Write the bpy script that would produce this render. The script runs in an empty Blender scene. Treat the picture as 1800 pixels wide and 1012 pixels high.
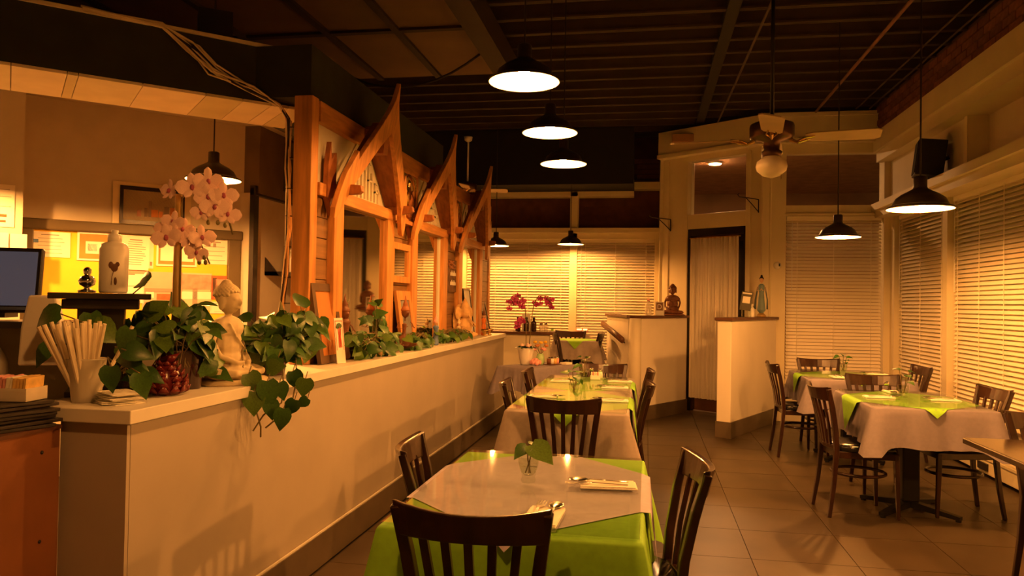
import bpy, math, random
from mathutils import Matrix, Vector, Euler
rnd = random.Random(7)
PI = math.pi
SC = bpy.context.scene
COL = SC.collection

# ------------------------------------------------------------------ camera, world, exposure
cam_d = bpy.data.cameras.new('camera')
cam_d.sensor_fit = 'HORIZONTAL'; cam_d.sensor_width = 36; cam_d.lens = 1339 / 1800 * 36
cam_d.clip_start = .05
cam = bpy.data.objects.new('camera', cam_d); COL.objects.link(cam)
def aim(loc, yaw, pitch, roll):
    y, p, r = (math.radians(a) for a in (yaw, pitch, roll))
    fw = Vector((-math.sin(y) * math.cos(p), math.cos(y) * math.cos(p), math.sin(p)))
    rt = Vector((math.cos(y), math.sin(y), 0)); up = rt.cross(fw)
    R = rt * math.cos(r) + up * math.sin(r); U = up * math.cos(r) - rt * math.sin(r)
    m = Matrix((R, U, -fw)).transposed().to_4x4(); m.translation = loc
    return m
cam.matrix_world = aim((0, 0, 1.38), 10.05, 1.04, .95)
SC.camera = cam
wd = bpy.data.worlds.new('night'); SC.world = wd; wd.use_nodes = True
wd.node_tree.nodes['Background'].inputs[0].default_value = (.9, .55, .3, 1)
wd.node_tree.nodes['Background'].inputs[1].default_value = .012
SC.view_settings.view_transform = 'Standard'; SC.view_settings.look = 'None'
SC.view_settings.exposure = 0.0; SC.view_settings.gamma = 1
SC.view_settings.use_curve_mapping = False
SC.cycles.transparent_max_bounces = 24   # stacked panes and tumblers
LAMP = (1.0, .375, .075)      # colour of the bulbs
P_ROW, P_SIDE, P_BACK, P_OFF, P_NEAR = 84, 160, 110, 260, 70   # watts of the lamp rows

# ------------------------------------------------------------------ materials
def mat(name, rgb, rough=.6, metal=0, var=.12, scale=6, stretch=(1, 1, 1), bump=0, spec=.5, emit=0, coat=0, alpha=1, trans=0, ior=1.45, sub=0):
    m = bpy.data.materials.new(name); m.use_nodes = True
    nt = m.node_tree; b = nt.nodes['Principled BSDF']
    b.inputs['Roughness'].default_value = rough; b.inputs['Metallic'].default_value = metal
    b.inputs['Specular IOR Level'].default_value = spec
    b.inputs['Coat Weight'].default_value = coat; b.inputs['Coat Roughness'].default_value = .15
    b.inputs['Alpha'].default_value = alpha; b.inputs['Transmission Weight'].default_value = trans
    b.inputs['IOR'].default_value = ior
    c = (*rgb, 1)
    if var > 0:
        tc = nt.nodes.new('ShaderNodeTexCoord'); mp = nt.nodes.new('ShaderNodeMapping')
        mp.inputs['Scale'].default_value = stretch
        nz = nt.nodes.new('ShaderNodeTexNoise'); nz.inputs['Scale'].default_value = scale; nz.inputs['Detail'].default_value = 5
        rp = nt.nodes.new('ShaderNodeValToRGB')
        rp.color_ramp.elements[0].position = .3; rp.color_ramp.elements[1].position = .7
        rp.color_ramp.elements[0].color = (*[v * (1 - var) for v in rgb], 1)
        rp.color_ramp.elements[1].color = (*[min(1, v * (1 + var)) for v in rgb], 1)
        nt.links.new(tc.outputs['Object'], mp.inputs[0]); nt.links.new(mp.outputs[0], nz.inputs['Vector'])
        nt.links.new(nz.outputs['Fac'], rp.inputs[0]); nt.links.new(rp.outputs[0], b.inputs['Base Color'])
        if bump:
            bp = nt.nodes.new('ShaderNodeBump'); bp.inputs['Strength'].default_value = bump; bp.inputs['Distance'].default_value = .01
            nt.links.new(nz.outputs['Fac'], bp.inputs['Height']); nt.links.new(bp.outputs[0], b.inputs['Normal'])
    else:
        b.inputs['Base Color'].default_value = c
    if emit:
        b.inputs['Emission Color'].default_value = c; b.inputs['Emission Strength'].default_value = emit
    return m
def thin_glass(name, tint=(1, 1, 1), rough=.02, ior=1.5):
    m = bpy.data.materials.new(name); m.use_nodes = True
    nt = m.node_tree; nt.nodes.remove(nt.nodes['Principled BSDF'])
    t = nt.nodes.new('ShaderNodeBsdfTransparent'); t.inputs[0].default_value = (*tint, 1)
    g = nt.nodes.new('ShaderNodeBsdfGlossy'); g.inputs['Roughness'].default_value = rough
    f = nt.nodes.new('ShaderNodeFresnel'); f.inputs[0].default_value = ior
    x = nt.nodes.new('ShaderNodeMixShader')
    ge = nt.nodes.new('ShaderNodeNewGeometry'); mu = nt.nodes.new('ShaderNodeMath'); mu.operation = 'SUBTRACT'; mu.use_clamp = True   # only the outer face reflects
    nt.links.new(f.outputs[0], mu.inputs[0]); nt.links.new(ge.outputs['Backfacing'], mu.inputs[1])
    nt.links.new(mu.outputs[0], x.inputs[0]); nt.links.new(t.outputs[0], x.inputs[1]); nt.links.new(g.outputs[0], x.inputs[2])
    nt.links.new(x.outputs[0], nt.nodes['Material Output'].inputs[0])
    return m
def sheer(name, rgb, k=.45):
    m = bpy.data.materials.new(name); m.use_nodes = True
    nt = m.node_tree; nt.nodes.remove(nt.nodes['Principled BSDF'])
    t = nt.nodes.new('ShaderNodeBsdfTransparent'); d = nt.nodes.new('ShaderNodeBsdfDiffuse'); d.inputs[0].default_value = (*rgb, 1)
    x = nt.nodes.new('ShaderNodeMixShader'); x.inputs[0].default_value = k
    nt.links.new(t.outputs[0], x.inputs[1]); nt.links.new(d.outputs[0], x.inputs[2])
    nt.links.new(x.outputs[0], nt.nodes['Material Output'].inputs[0])
    return m
wall_m = mat('painted plaster', (.70, .64, .50), .75, var=.05, scale=3, bump=.05)
cream_m = mat('cream trim paint', (.74, .66, .46), .5, var=.05, scale=3)
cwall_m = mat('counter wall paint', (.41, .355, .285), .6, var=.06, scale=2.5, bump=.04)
ledge_m = mat('ledge laminate', (.74, .70, .60), .45, var=.05)
office_m = mat('office wall paint', (.60, .55, .45), .8, var=.05)
tile_m = mat('dark floor tile', (.075, .054, .031), .36, spec=.35, var=.2, scale=3, bump=.02)
tile_m2 = mat('dark floor tile two', (.068, .050, .030), .34, spec=.35, var=.2, scale=3, bump=.02)
grout_m = mat('grout', (.058, .043, .026), .5)
hall_m = mat('half wall paint', (.84, .78, .68), .7, var=.04, scale=3)
base_m = mat('slate base tile', (.12, .09, .055), .4, var=.15)
black_m = mat('black ceiling paint', (.012, .011, .01), .8)
joist_m = mat('dark joist', (.075, .05, .032), .7)
panel_m = mat('brown ceiling panel', (.17, .095, .045), .7, var=.15, scale=2)
batten_m = mat('dark batten', (.035, .02, .012), .7)
green_m = mat('dark green bulkhead', (.028, .03, .018), .8, var=.2)
band_m = [mat('soffit panel %d' % i, c, .7, var=.06) for i, c in enumerate([(.86, .78, .56), (.70, .64, .40), (.90, .80, .60)])]
brick_m = [mat('brick %d' % i, c, .85, var=.2, scale=20, bump=.1) for i, c in enumerate([(.20, .075, .045), (.24, .09, .05), (.16, .06, .04)])]
mortar_m = mat('mortar', (.12, .07, .045), .9)
pine = mat('orange pine', (.60, .27, .075), .45, var=.28, scale=5, stretch=(6, 6, .7), bump=.04)
pine_h = mat('orange pine across', (.56, .25, .07), .45, var=.28, scale=5, stretch=(6, .7, 6), bump=.04)
pine_d = mat('red brown pine', (.34, .12, .035), .5, var=.3, scale=5, stretch=(6, 1, 3))
plank_m = mat('brown plank', (.24, .12, .04), .55, var=.3, scale=4, stretch=(8, .6, 8), bump=.05)
dark_wood = mat('dark stained wood', (.029, .0095, .0045), .28, var=.45, scale=7, stretch=(3, 3, .6), coat=.5)
top_wood = mat('dark oak', (.10, .04, .018), .4, var=.3, scale=6)
tt_wood = mat('polished dark table wood', (.05, .032, .018), .22, var=.25, scale=6, coat=1)
black_wood = mat('black wood', (.014, .009, .007), .35, var=.3)
vinyl = mat('black vinyl', (.012, .011, .011), .22, var=.2, scale=30, bump=.04)
iron = mat('black iron', (.015, .014, .013), .4, metal=.3)
chrome = mat('chrome', (.85, .83, .8), .12, metal=1, var=0)
steel = mat('cutlery steel', (.72, .70, .66), .16, metal=1, var=0)
brass = mat('brass', (.7, .45, .15), .25, metal=1, var=.1)
green_cl = mat('lime green cloth', (.27, .58, .03), .75, var=.08, scale=40, bump=.05)
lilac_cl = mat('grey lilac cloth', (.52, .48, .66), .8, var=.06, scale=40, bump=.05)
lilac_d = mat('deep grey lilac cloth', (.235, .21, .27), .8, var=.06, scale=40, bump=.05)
lilac2 = mat('grey taupe cloth', (.36, .31, .30), .7, var=.06, scale=40)
white_m = mat('white enamel', (.9, .88, .84), .35, var=0)
paper_m = mat('white paper', (.82, .78, .68), .8, var=.05, scale=10)
napkin_m = mat('napkin', (.88, .84, .72), .85, var=.04, scale=30)
ink_m = mat('grey print', (.30, .25, .2), .8, var=0)
red_m = mat('red print', (.6, .08, .03), .7, var=0)
blue_m = mat('blue print', (.12, .22, .42), .7, var=0)
shade_m = mat('dark bronze shade', (.06, .045, .03), .35, metal=.4)
blind_m = mat('cream blind slat', (.88, .80, .64), .45, var=.04, scale=2)
glass_m = thin_glass('window glass', (.92, .93, .92), .03)
table_glass = thin_glass('table glass', (.96, .98, .95), .05, 1.75)
vase_m = thin_glass('clear glass', (.93, .95, .9), .03, 1.6)
mirror_m = mat('mirror', (.72, .68, .56), .03, metal=1, var=0)
curtain_m = sheer('sheer curtain', (.92, .86, .74), .78)
bulb_m = mat('glowing bulb', LAMP, .5, var=0, emit=40)
cord_m = mat('dark cord', (.03, .022, .016), .6, var=0)
cable_m = mat('cream cable', (.80, .68, .46), .6, var=.15)
ganesh_m = mat('warm carved stone', (.66, .42, .18), .7, var=.25, scale=14, bump=.15)
stone_m = mat('cream stone', (.62, .52, .33), .7, var=.18, scale=14, bump=.15)
carved = mat('brown carved wood', (.16, .055, .02), .45, var=.3, scale=12)
leaf_m = [mat('pothos leaf %d' % i, c, .38, var=.25, scale=14) for i, c in enumerate([(.048, .125, .017), (.03, .085, .012), (.09, .17, .02)])]
vine_m = mat('vine stem', (.16, .12, .04), .6)
petal_m = mat('pale orchid petal', (.86, .60, .54), .6, var=.08, scale=20)
petal_c = mat('orchid throat', (.42, .10, .16), .6)
mag_m = mat('magenta orchid petal', (.33, .02, .12), .55, var=.25, scale=25)
bud_m = mat('olive bud', (.16, .14, .04), .5)
bamboo_m = mat('bamboo', (.34, .22, .06), .45, var=.2, scale=8)
terra = mat('dark planter', (.06, .03, .02), .5)
terra2 = mat('terracotta', (.36, .13, .05), .7)
yellow_m = mat('yellow board', (.80, .50, .04), .8, var=.05)
olive_m = mat('dark olive frame', (.10, .075, .035), .5)
monitor_m = mat('monitor screen', (.05, .048, .062), .2, var=0, emit=.9)
plastic_w = mat('white plastic', (.82, .79, .72), .35, var=.03)
frost = mat('frosted plastic', (.85, .80, .68), .4, var=0, alpha=.55)
straw_m = mat('paper straw wrap', (.82, .72, .52), .7, var=.12, scale=8)
pink_m = mat('pink packet', (.85, .38, .36), .7, var=.25, scale=25)
yel_p = mat('yellow packet', (.75, .50, .16), .7, var=.25, scale=25)
menu_m = mat('black menu cover', (.02, .014, .012), .35)
cab_m = mat('brown laminate', (.21, .075, .024), .45, var=.15, scale=4)
redwax = mat('dark red wax', (.13, .012, .01), .22, var=.4, scale=20, bump=.2)
darkglass = mat('dark red glass', (.03, .006, .006), .06, var=0, coat=1)
gold_carve = mat('gilded carving', (.42, .29, .10), .45, metal=.4, var=.4, scale=30, bump=.4)
fan_blade = mat('pale fan blade', (.55, .42, .24), .5, var=.12)
globe_m = mat('opal glass', (.80, .72, .55), .3, var=0)
night_m = mat('night facade', (.42, .25, .13), .9, var=.2, scale=2)
skin_m = mat('painted face', (.65, .38, .22), .6)
teal_m = mat('blue grey robe', (.16, .24, .26), .5, var=.2)
orange_m = mat('orange glaze', (.75, .20, .03), .4)
speaker_m = mat('black speaker', (.013, .012, .013), .6)
flat_orange = mat('orange mat board', (.55, .22, .05), .6, var=.15)

# ------------------------------------------------------------------ mesh helpers
def rotm(rx=0, ry=0, rz=0): return Euler((rx, ry, rz)).to_matrix().to_4x4()
class MB:
    def __init__(s): s.v = []; s.f = []; s.mi = []
    def add(s, vs, fs, mi=0, M=None):
        o = len(s.v)
        s.v += [tuple(M @ Vector(p)) if M else tuple(p) for p in vs]
        s.f += [tuple(i + o for i in f) for f in fs]; s.mi += [mi] * len(fs); return s
    def box(s, c, d, M=None, mi=0, rz=0, rx=0, ry=0):
        x, y, z = (a / 2 for a in d)
        vs = [(-x, -y, -z), (x, -y, -z), (x, y, -z), (-x, y, -z), (-x, -y, z), (x, -y, z), (x, y, z), (-x, y, z)]
        T = Matrix.Translation(c) @ rotm(rx, ry, rz)
        return s.add(vs, [(0, 3, 2, 1), (4, 5, 6, 7), (0, 1, 5, 4), (1, 2, 6, 5), (2, 3, 7, 6), (3, 0, 4, 7)], mi, (M @ T) if M else T)
    def bb(s, a, b, mi=0): return s.box([(p + q) / 2 for p, q in zip(a, b)], [abs(q - p) for p, q in zip(a, b)], mi=mi)
    def prism(s, poly, off, M=None, mi=0):   # poly: 3D points, off: vector
        n = len(poly); off = Vector(off)
        vs = [Vector(p) for p in poly] + [Vector(p) + off for p in poly]
        fs = [tuple(range(n - 1, -1, -1)), tuple(range(n, 2 * n))] + [(i, (i + 1) % n, n + (i + 1) % n, n + i) for i in range(n)]
        return s.add(vs, fs, mi, M)
    def tube(s, pts, r, n=8, mi=0, M=None, flat=1.0):
        pts = [Vector(p) for p in pts]; k = len(pts)
        rs = r if isinstance(r, (list, tuple)) else [r] * k
        vs = []; ref = None
        for i, p in enumerate(pts):
            t = (pts[min(i + 1, k - 1)] - pts[max(i - 1, 0)]).normalized()
            if ref is None: ref = Vector((0, 0, 1)) if abs(t.z) < .9 else Vector((1, 0, 0))
            a = t.cross(ref).normalized(); b = a.cross(t).normalized(); ref = b
            for j in range(n):
                q = 2 * PI * (j + .5) / n
                vs.append(p + a * math.cos(q) * rs[i] + b * math.sin(q) * rs[i] * flat)
        fs = [(i * n + j, i * n + (j + 1) % n, (i + 1) * n + (j + 1) % n, (i + 1) * n + j) for i in range(k - 1) for j in range(n)]
        fs += [tuple(range(n - 1, -1, -1)), tuple(range((k - 1) * n, k * n))]
        return s.add(vs, fs, mi, M)
    def lathe(s, prof, n=20, c=(0, 0, 0), mi=0, M=None, cap=True):
        vs = []; k = len(prof)
        for r, z in prof:
            for j in range(n):
                q = 2 * PI * j / n; vs.append((c[0] + r * math.cos(q), c[1] + r * math.sin(q), c[2] + z))
        fs = [(i * n + j, i * n + (j + 1) % n, (i + 1) * n + (j + 1) % n, (i + 1) * n + j) for i in range(k - 1) for j in range(n)]
        if cap:
            if prof[0][0] > 1e-4: fs.append(tuple(range(n - 1, -1, -1)))
            if prof[-1][0] > 1e-4: fs.append(tuple(range((k - 1) * n, k * n)))
        return s.add(vs, fs, mi, M)
    def ell(s, c, r, nu=12, nv=8, mi=0, M=None):
        r = (r, r, r) if not isinstance(r, (tuple, list)) else r
        vs = [(0, 0, -r[2])] ; 
        for i in range(1, nv):
            a = -PI / 2 + PI * i / nv
            for j in range(nu):
                q = 2 * PI * j / nu; vs.append((r[0] * math.cos(a) * math.cos(q), r[1] * math.cos(a) * math.sin(q), r[2] * math.sin(a)))
        vs.append((0, 0, r[2])); L = len(vs) - 1
        fs = [(0, 1 + (j + 1) % nu, 1 + j) for j in range(nu)]
        fs += [(1 + i * nu + j, 1 + i * nu + (j + 1) % nu, 1 + (i + 1) * nu + (j + 1) % nu, 1 + (i + 1) * nu + j) for i in range(nv - 2) for j in range(nu)]
        fs += [(L, 1 + (nv - 2) * nu + j, 1 + (nv - 2) * nu + (j + 1) % nu) for j in range(nu)]
        T = Matrix.Translation(c)
        return s.add(vs, fs, mi, (M @ T) if M else T)
    def loft(s, rings, mi=0, cap=True, closed=True):
        n = len(rings[0]); k = len(rings); vs = [p for r in rings for p in r]
        w = n if closed else n - 1
        fs = [(i * n + j, i * n + (j + 1) % n, (i + 1) * n + (j + 1) % n, (i + 1) * n + j) for i in range(k - 1) for j in range(w)]
        if cap: fs += [tuple(range(n - 1, -1, -1)), tuple(range((k - 1) * n, k * n))]
        return s.add(vs, fs, mi)
    def mesh(s, name, mats, smooth=False):
        me = bpy.data.meshes.new(name); me.from_pydata([tuple(p) for p in s.v], [], s.f)
        for m in (mats if isinstance(mats, (list, tuple)) else [mats]): me.materials.append(m)
        if any(s.mi): me.polygons.foreach_set('material_index', s.mi)
        if smooth: me.polygons.foreach_set('use_smooth', [True] * len(me.polygons))
        me.validate(); me.update(); return me
    def obj(s, name, mats, parent=None, smooth=False, bevel=0, loc=None, rz=0, rem=0, **kw):
        return link(name, s.mesh(name, mats, smooth), parent, bevel, loc, rz, rem, smooth, **kw)
def link(name, me, parent=None, bevel=0, loc=None, rz=0, rem=0, smooth=False, **kw):
    o = bpy.data.objects.new(name, me); COL.objects.link(o)
    if rem:
        md = o.modifiers.new('r', 'REMESH'); md.mode = 'VOXEL'; md.voxel_size = rem; md.use_smooth_shade = True
        s2 = o.modifiers.new('s', 'SMOOTH'); s2.iterations = 1; s2.factor = .5
        dg = bpy.context.evaluated_depsgraph_get(); dg.update()
        nm = bpy.data.meshes.new_from_object(o.evaluated_get(dg))
        nm.polygons.foreach_set('use_smooth', [True] * len(nm.polygons))
        o.modifiers.clear(); o.data = nm
        if not nm.materials:
            for m in me.materials: nm.materials.append(m)
    if bevel:
        md = o.modifiers.new('b', 'BEVEL'); md.width = bevel; md.segments = 2; md.limit_method = 'ANGLE'; md.angle_limit = .7
    if smooth: 
        pass
    if loc is not None: o.location = loc
    if rz: o.rotation_euler = (0, 0, rz)
    if parent: o.parent = parent
    for k, v in kw.items(): o[k] = v
    return o
def thing(name, label, cat, loc=(0, 0, 0), rz=0, group=None, rot=None):
    o = bpy.data.objects.new(name, None); COL.objects.link(o); o.empty_display_size = .05
    o.location = loc; o.rotation_euler = rot or (0, 0, rz); o['label'] = label; o['category'] = cat
    if group: o['group'] = group
    return o
def tag(o, label, cat, group=None):
    o['label'] = label; o['category'] = cat
    if group: o['group'] = group
    return o
def struct(name, mb, m, parent=None, **k):
    o = mb.obj(name, m, parent, **k)
    if parent is None: o['kind'] = 'structure'
    return o
def dup(root, loc=None, rz=None, label=None, group=None):
    def cp(o, par):
        c = o.copy(); COL.objects.link(c); c.parent = par
        for ch in list(o.children): cp(ch, c)
        return c
    r = cp(root, None)
    if loc is not None: r.location = loc
    if rz is not None: r.rotation_euler = (0, 0, rz)
    if label: r['label'] = label
    if group: r['group'] = group
    return r

# ------------------------------------------------------------------ room shell
fl = struct('floor', MB().bb((-5.2, -2.6, -.14), (3.1, 11.3, -.012)), grout_m)
TS = .55
tms = [MB().box((0, 0, 0), (TS - .004, TS - .004, .012)).mesh('floor_tile', m) for m in (tile_m, tile_m2)]
for i in range(9):
    for j in range(21):
        x = -1.62 + TS * (i + .5); y = -.6 + TS * (j + .5)
        if x > 2.9 or y > 10.9: continue
        link('floor_tile', tms[rnd.random() < .45], fl, 0, (x, y, -.006))
# ceiling deck with joists
ce = struct('ceiling', MB().bb((-5.2, -2.6, 4.05), (3.1, 11.3, 4.15)), black_m)
jm = MB().bb((-1.6, -.014, 0), (2.75, .014, .22)).bb((-1.6, -.026, 0), (2.75, .026, .02)).mesh('joist', joist_m)
jl = MB().bb((-5.0, -.014, 0), (-1.6, .014, .22)).bb((-5.0, -.026, 0), (-1.6, .026, .02)).mesh('joist', joist_m)
y = 2.35
while y < 11:
    link('joist', jm, ce, 0, (0, y, 3.76))
    if y > 7.3: link('joist', jl, ce, 0, (0, y, 3.76))
    y += .36
MB().bb((.60, 2, 3.735), (.70, 10.9, 3.95)).obj('duct_beam', black_m, ce)
# brown panel ceiling over the counter
pc = thing('panel_ceiling', 'lowered ceiling of brown panels with dark battens above the counter partition', 'ceiling panel')
xs = [-4.9, -4.15, -3.4, -2.65, -2.05, -1.45]; ys = [2.0, 3.3, 4.6, 5.95, 7.25]
for i in range(5):
    for j in range(4):
        MB().bb((xs[i] + .012, ys[j] + .012, 3.6), (xs[i + 1] - .012, ys[j + 1] - .012, 3.625)).obj('panel', panel_m, pc)
for x in xs[1:-1]: MB().bb((x - .03, ys[0], 3.575), (x + .03, ys[-1], 3.605)).obj('batten', batten_m, pc)
for yy in ys[1:-1]: MB().bb((xs[0], yy - .03, 3.578), (xs[-1], yy + .03, 3.603)).obj('batten', batten_m, pc)
MB().bb((-1.45, ys[0], 3.52), (-1.27, ys[-1], 3.74)).obj('edge_beam', batten_m, pc)
MB().bb((-1.475, ys[0], 3.56), (-1.45, ys[-1], 3.63)).obj('edge_strip', panel_m, pc)
# right wall: brick course on top, beam, recess, ledge, window wall
wr = struct('wall_right', MB().bb((2.96, -2.6, 0), (3.1, 9.8, 4.1)), wall_m)
MB().bb((2.66, -2.6, 3.44), (2.96, 9.62, 3.78)).obj('brick_backing', mortar_m, wr)
bms = [MB().box((0, 0, 0), (.02, .205, .062)).mesh('brick', m) for m in brick_m]
for r in range(4):
    y = 4.6 + (.11 if r % 2 else 0)
    while y < 9.6:
        link('brick', bms[rnd.randrange(3)], wr, 0, (2.655 + rnd.uniform(-.003, .003), y, 3.48 + r * .075)); y += .218
MB().bb((2.62, -2.6, 3.22), (2.96, 9.62, 3.44)).obj('beam', cream_m, wr)
MB().bb((2.66, -2.6, 3.10), (2.96, 9.62, 3.22)).obj('beam_moulding', cream_m, wr)
MB().bb((2.80, 7.35, 2.6), (2.96, 9.62, 3.10)).obj('upper_panel', wall_m, wr)
MB().bb((2.78, 7.33, 2.6), (2.96, 7.40, 3.10)).obj('pilaster', cream_m, wr)
MB().bb((2.60, -2.6, 2.52), (2.96, 9.62, 2.60)).obj('ledge', cream_m, wr)
MB().bb((2.64, -2.6, 2.44), (2.96, 9.62, 2.52)).obj('ledge_fascia', cream_m, wr)
MB().bb((2.84, -2.6, 0), (2.96, 9.62, .50)).obj('lower_wall', wall_m, wr)
MB().bb((2.72, -2.6, .47), (2.96, 9.62, .52)).obj('sill', cream_m, wr)
for y0, y1 in ((7.83, 7.95), (4.2, 4.3), (9.40, 9.62)):
    MB().bb((2.80, y0, .5), (2.97, y1, 2.46)).obj('post', cream_m, wr)
struct('window_1', MB().bb((2.93, 7.95, .52), (2.945, 9.40, 2.44)), glass_m)
struct('window_2', MB().bb((2.93, 4.3, .52), (2.945, 7.83, 2.44)), glass_m)
# back right wall with blinds and transom
wb = struct('wall_back_right', MB().bb((1.40, 9.66, 0), (3.0, 9.78, .5)), wall_m)
for a, b, m, n in (((1.38, 9.56, 3.38), (2.66, 9.74, 3.70), cream_m, 'fascia'), ((1.36, 9.52, 3.34), (2.68, 9.74, 3.40), cream_m, 'fascia_moulding'),
                   ((1.36, 9.54, 3.66), (2.66, 9.74, 3.71), cream_m, 'fascia_moulding'),
                   ((1.40, 9.60, 0), (1.64, 9.75, 3.4), cream_m, 'post'), ((1.36, 9.57, 0), (1.44, 9.75, 3.4), cream_m, 'post_moulding'),
                   ((1.64, 9.62, 2.46), (2.9, 9.74, 2.60), cream_m, 'transom_rail'), ((1.62, 9.58, 2.47), (2.9, 9.62, 2.50), cream_m, 'rail_moulding'),
                   ((1.64, 9.62, 3.22), (2.9, 9.74, 3.40), cream_m, 'head_rail'), ((2.73, 9.55, 0), (2.96, 9.75, 3.4), cream_m, 'corner_post'),
                   ((1.64, 9.58, .45), (2.75, 9.74, .50), cream_m, 'sill')):
    MB().bb(a, b).obj(n, m, wb, bevel=.004)
struct('window_3', MB().bb((1.64, 9.68, .5), (2.73, 9.69, 2.46)), glass_m)
struct('window_4', MB().bb((1.64, 9.68, 2.60), (2.73, 9.69, 3.22)), glass_m)
# diagonal entrance wall: local frame, x runs from the far left end to the right end
DA = math.radians(-36.4); DL = 1.516
dw = bpy.data.objects.new('wall_entrance', None); COL.objects.link(dw); dw.location = (.2, 10.5, 0); dw.rotation_euler = (0, 0, DA); dw['kind'] = 'structure'
for a, b, m, n in (((0, 0, 0), (.40, .14, 3.4), cream_m, 'panel'), ((1.24, 0, 0), (1.56, .14, 3.4), cream_m, 'panel'),
                   ((.04, -.015, 0), (.10, .02, 3.3), cream_m, 'moulding'), ((.34, -.02, 0), (.40, .02, 3.3), cream_m, 'moulding'),
                   ((1.24, -.02, 0), (1.30, .02, 3.3), cream_m, 'moulding'),
                   ((.38, -.01, 2.37), (1.26, .12, 2.56), cream_m, 'transom_rail'), ((.38, -.02, 3.26), (1.26, .12, 3.4), cream_m, 'head_rail'),
                   ((-.02, -.10, 3.38), (1.62, .14, 3.69), cream_m, 'fascia'), ((-.02, -.13, 3.33), (1.62, .14, 3.385), cream_m, 'fascia_moulding'),
                   ((0, -.02, 0), (.42, .0, .17), base_m, 'base_tile')):
    MB().bb(a, b).obj(n, m, dw, bevel=.004)
w5 = struct('window_5', MB().bb((.40, .06, 2.56), (1.24, .07, 3.26)), glass_m); w5.location = (.2, 10.5, 0); w5.rotation_euler = (0, 0, DA)
# door leaf
dr = bpy.data.objects.new('door_1', None); COL.objects.link(dr); dr.location = (.2, 10.5, 0); dr.rotation_euler = (0, 0, DA); dr['kind'] = 'structure'
for a, b, n in (((.40, .0, 0), (.45, .10, 2.37), 'frame'), ((1.20, .0, 0), (1.25, .10, 2.37), 'frame'), ((.40, .0, 2.28), (1.25, .10, 2.37), 'frame'),
                ((.45, .02, .02), (.52, .07, 2.28), 'stile'), ((1.13, .02, .02), (1.20, .07, 2.28), 'stile'), ((.45, .02, .02), (1.20, .07, .26), 'bottom_rail'), ((.45, .02, 2.18), (1.20, .07, 2.28), 'top_rail')):
    MB().bb(a, b).obj(n, top_wood if 'rail' in n else black_wood, dr, bevel=.003)
MB().bb((.52, .04, .26), (1.13, .046, 2.18)).obj('pane', glass_m, dr)
MB().tube([(.50, -.03, .95), (.50, -.03, 1.25)], .012).tube([(.50, -.03, .95), (.50, .03, .95)], .01).tube([(.50, -.03, 1.25), (.50, .03, 1.25)], .01).obj('handle', brass, dr, smooth=True)
cb = MB(); row = []
for z in (2.24, 1.5, .7, .18):
    row.append([(.47 + .70 * i / 120, -.045 + .024 * math.sin(i * .62 + .9 * math.sin(i * .23)) + .006 * math.sin(i * 1.7), z) for i in range(121)])
cb.loft(row, cap=False, closed=False)
cu = thing('door_curtain', 'sheer white gathered curtain hanging inside the dark entrance door', 'curtain', (.2, 10.5, 0), DA)
cb.obj('fabric', curtain_m, cu, smooth=True)
MB().tube([(.45, -.03, 2.245), (1.19, -.03, 2.245)], .009).obj('rod', brass, cu)
# back wall
wk = struct('wall_back', MB().bb((-3.3, 11.12, 0), (.35, 11.3, .48)).bb((-3.3, 11.2, 2.46), (.35, 11.3, 4.1)), mat('dark red brown panel', (.10, .035, .022), .8, var=.25, scale=8))
for a, b, n in (((-3.3, 10.98, 2.30), (.2, 11.2, 2.46), 'window_head'), ((-3.3, 10.93, 2.385), (.2, 11.0, 2.46), 'head_ledge'), ((-1.11, 10.98, .3), (-1.0, 11.2, 3.0), 'mullion'),
                ((-3.3, 10.98, 2.92), (-.20, 11.2, 2.99), 'upper_beam'), ((-.20, 10.98, 3.02), (.22, 11.2, 3.12), 'upper_beam'),
                ((.16, 10.5, 0), (.34, 11.25, 3.6), 'end_post'), ((-3.3, 10.98, .42), (.2, 11.2, .47), 'sill'), ((.10, 10.95, .4), (.2, 11.2, 2.4), 'side_post')):
    MB().bb(a, b).obj(n, cream_m, wk, bevel=.004)
for r in range(5):
    for x0 in range(6):
        link('brick', bms[(r + x0) % 3], wk, 0, (-.12 + .06 * (r % 2) + .22 * x0 * .3, 11.195, 3.15 + r * .075)).rotation_euler = (0, 0, PI / 2)
MB().bb((-3.3, 10.3, 2.99), (-.20, 11.0, 3.75)).obj('bulkhead', black_m, wk)
struct('window_6', MB().bb((-3.3, 11.1, .47), (-1.11, 11.11, 2.32)), glass_m)
struct('window_7', MB().bb((-1.0, 11.1, .47), (.12, 11.11, 2.32)), glass_m)
struct('wall_left', MB().bb((-3.4, 8.95, 0), (-3.3, 11.3, 4.1)), wall_m)
struct('wall_front', MB().bb((-5.2, -2.7, 0), (3.1, -2.6, 4.1)), wall_m)
struct('wall_far_left', MB().bb((-5.3, -2.6, 0), (-5.2, 6, 4.1)), wall_m)
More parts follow.
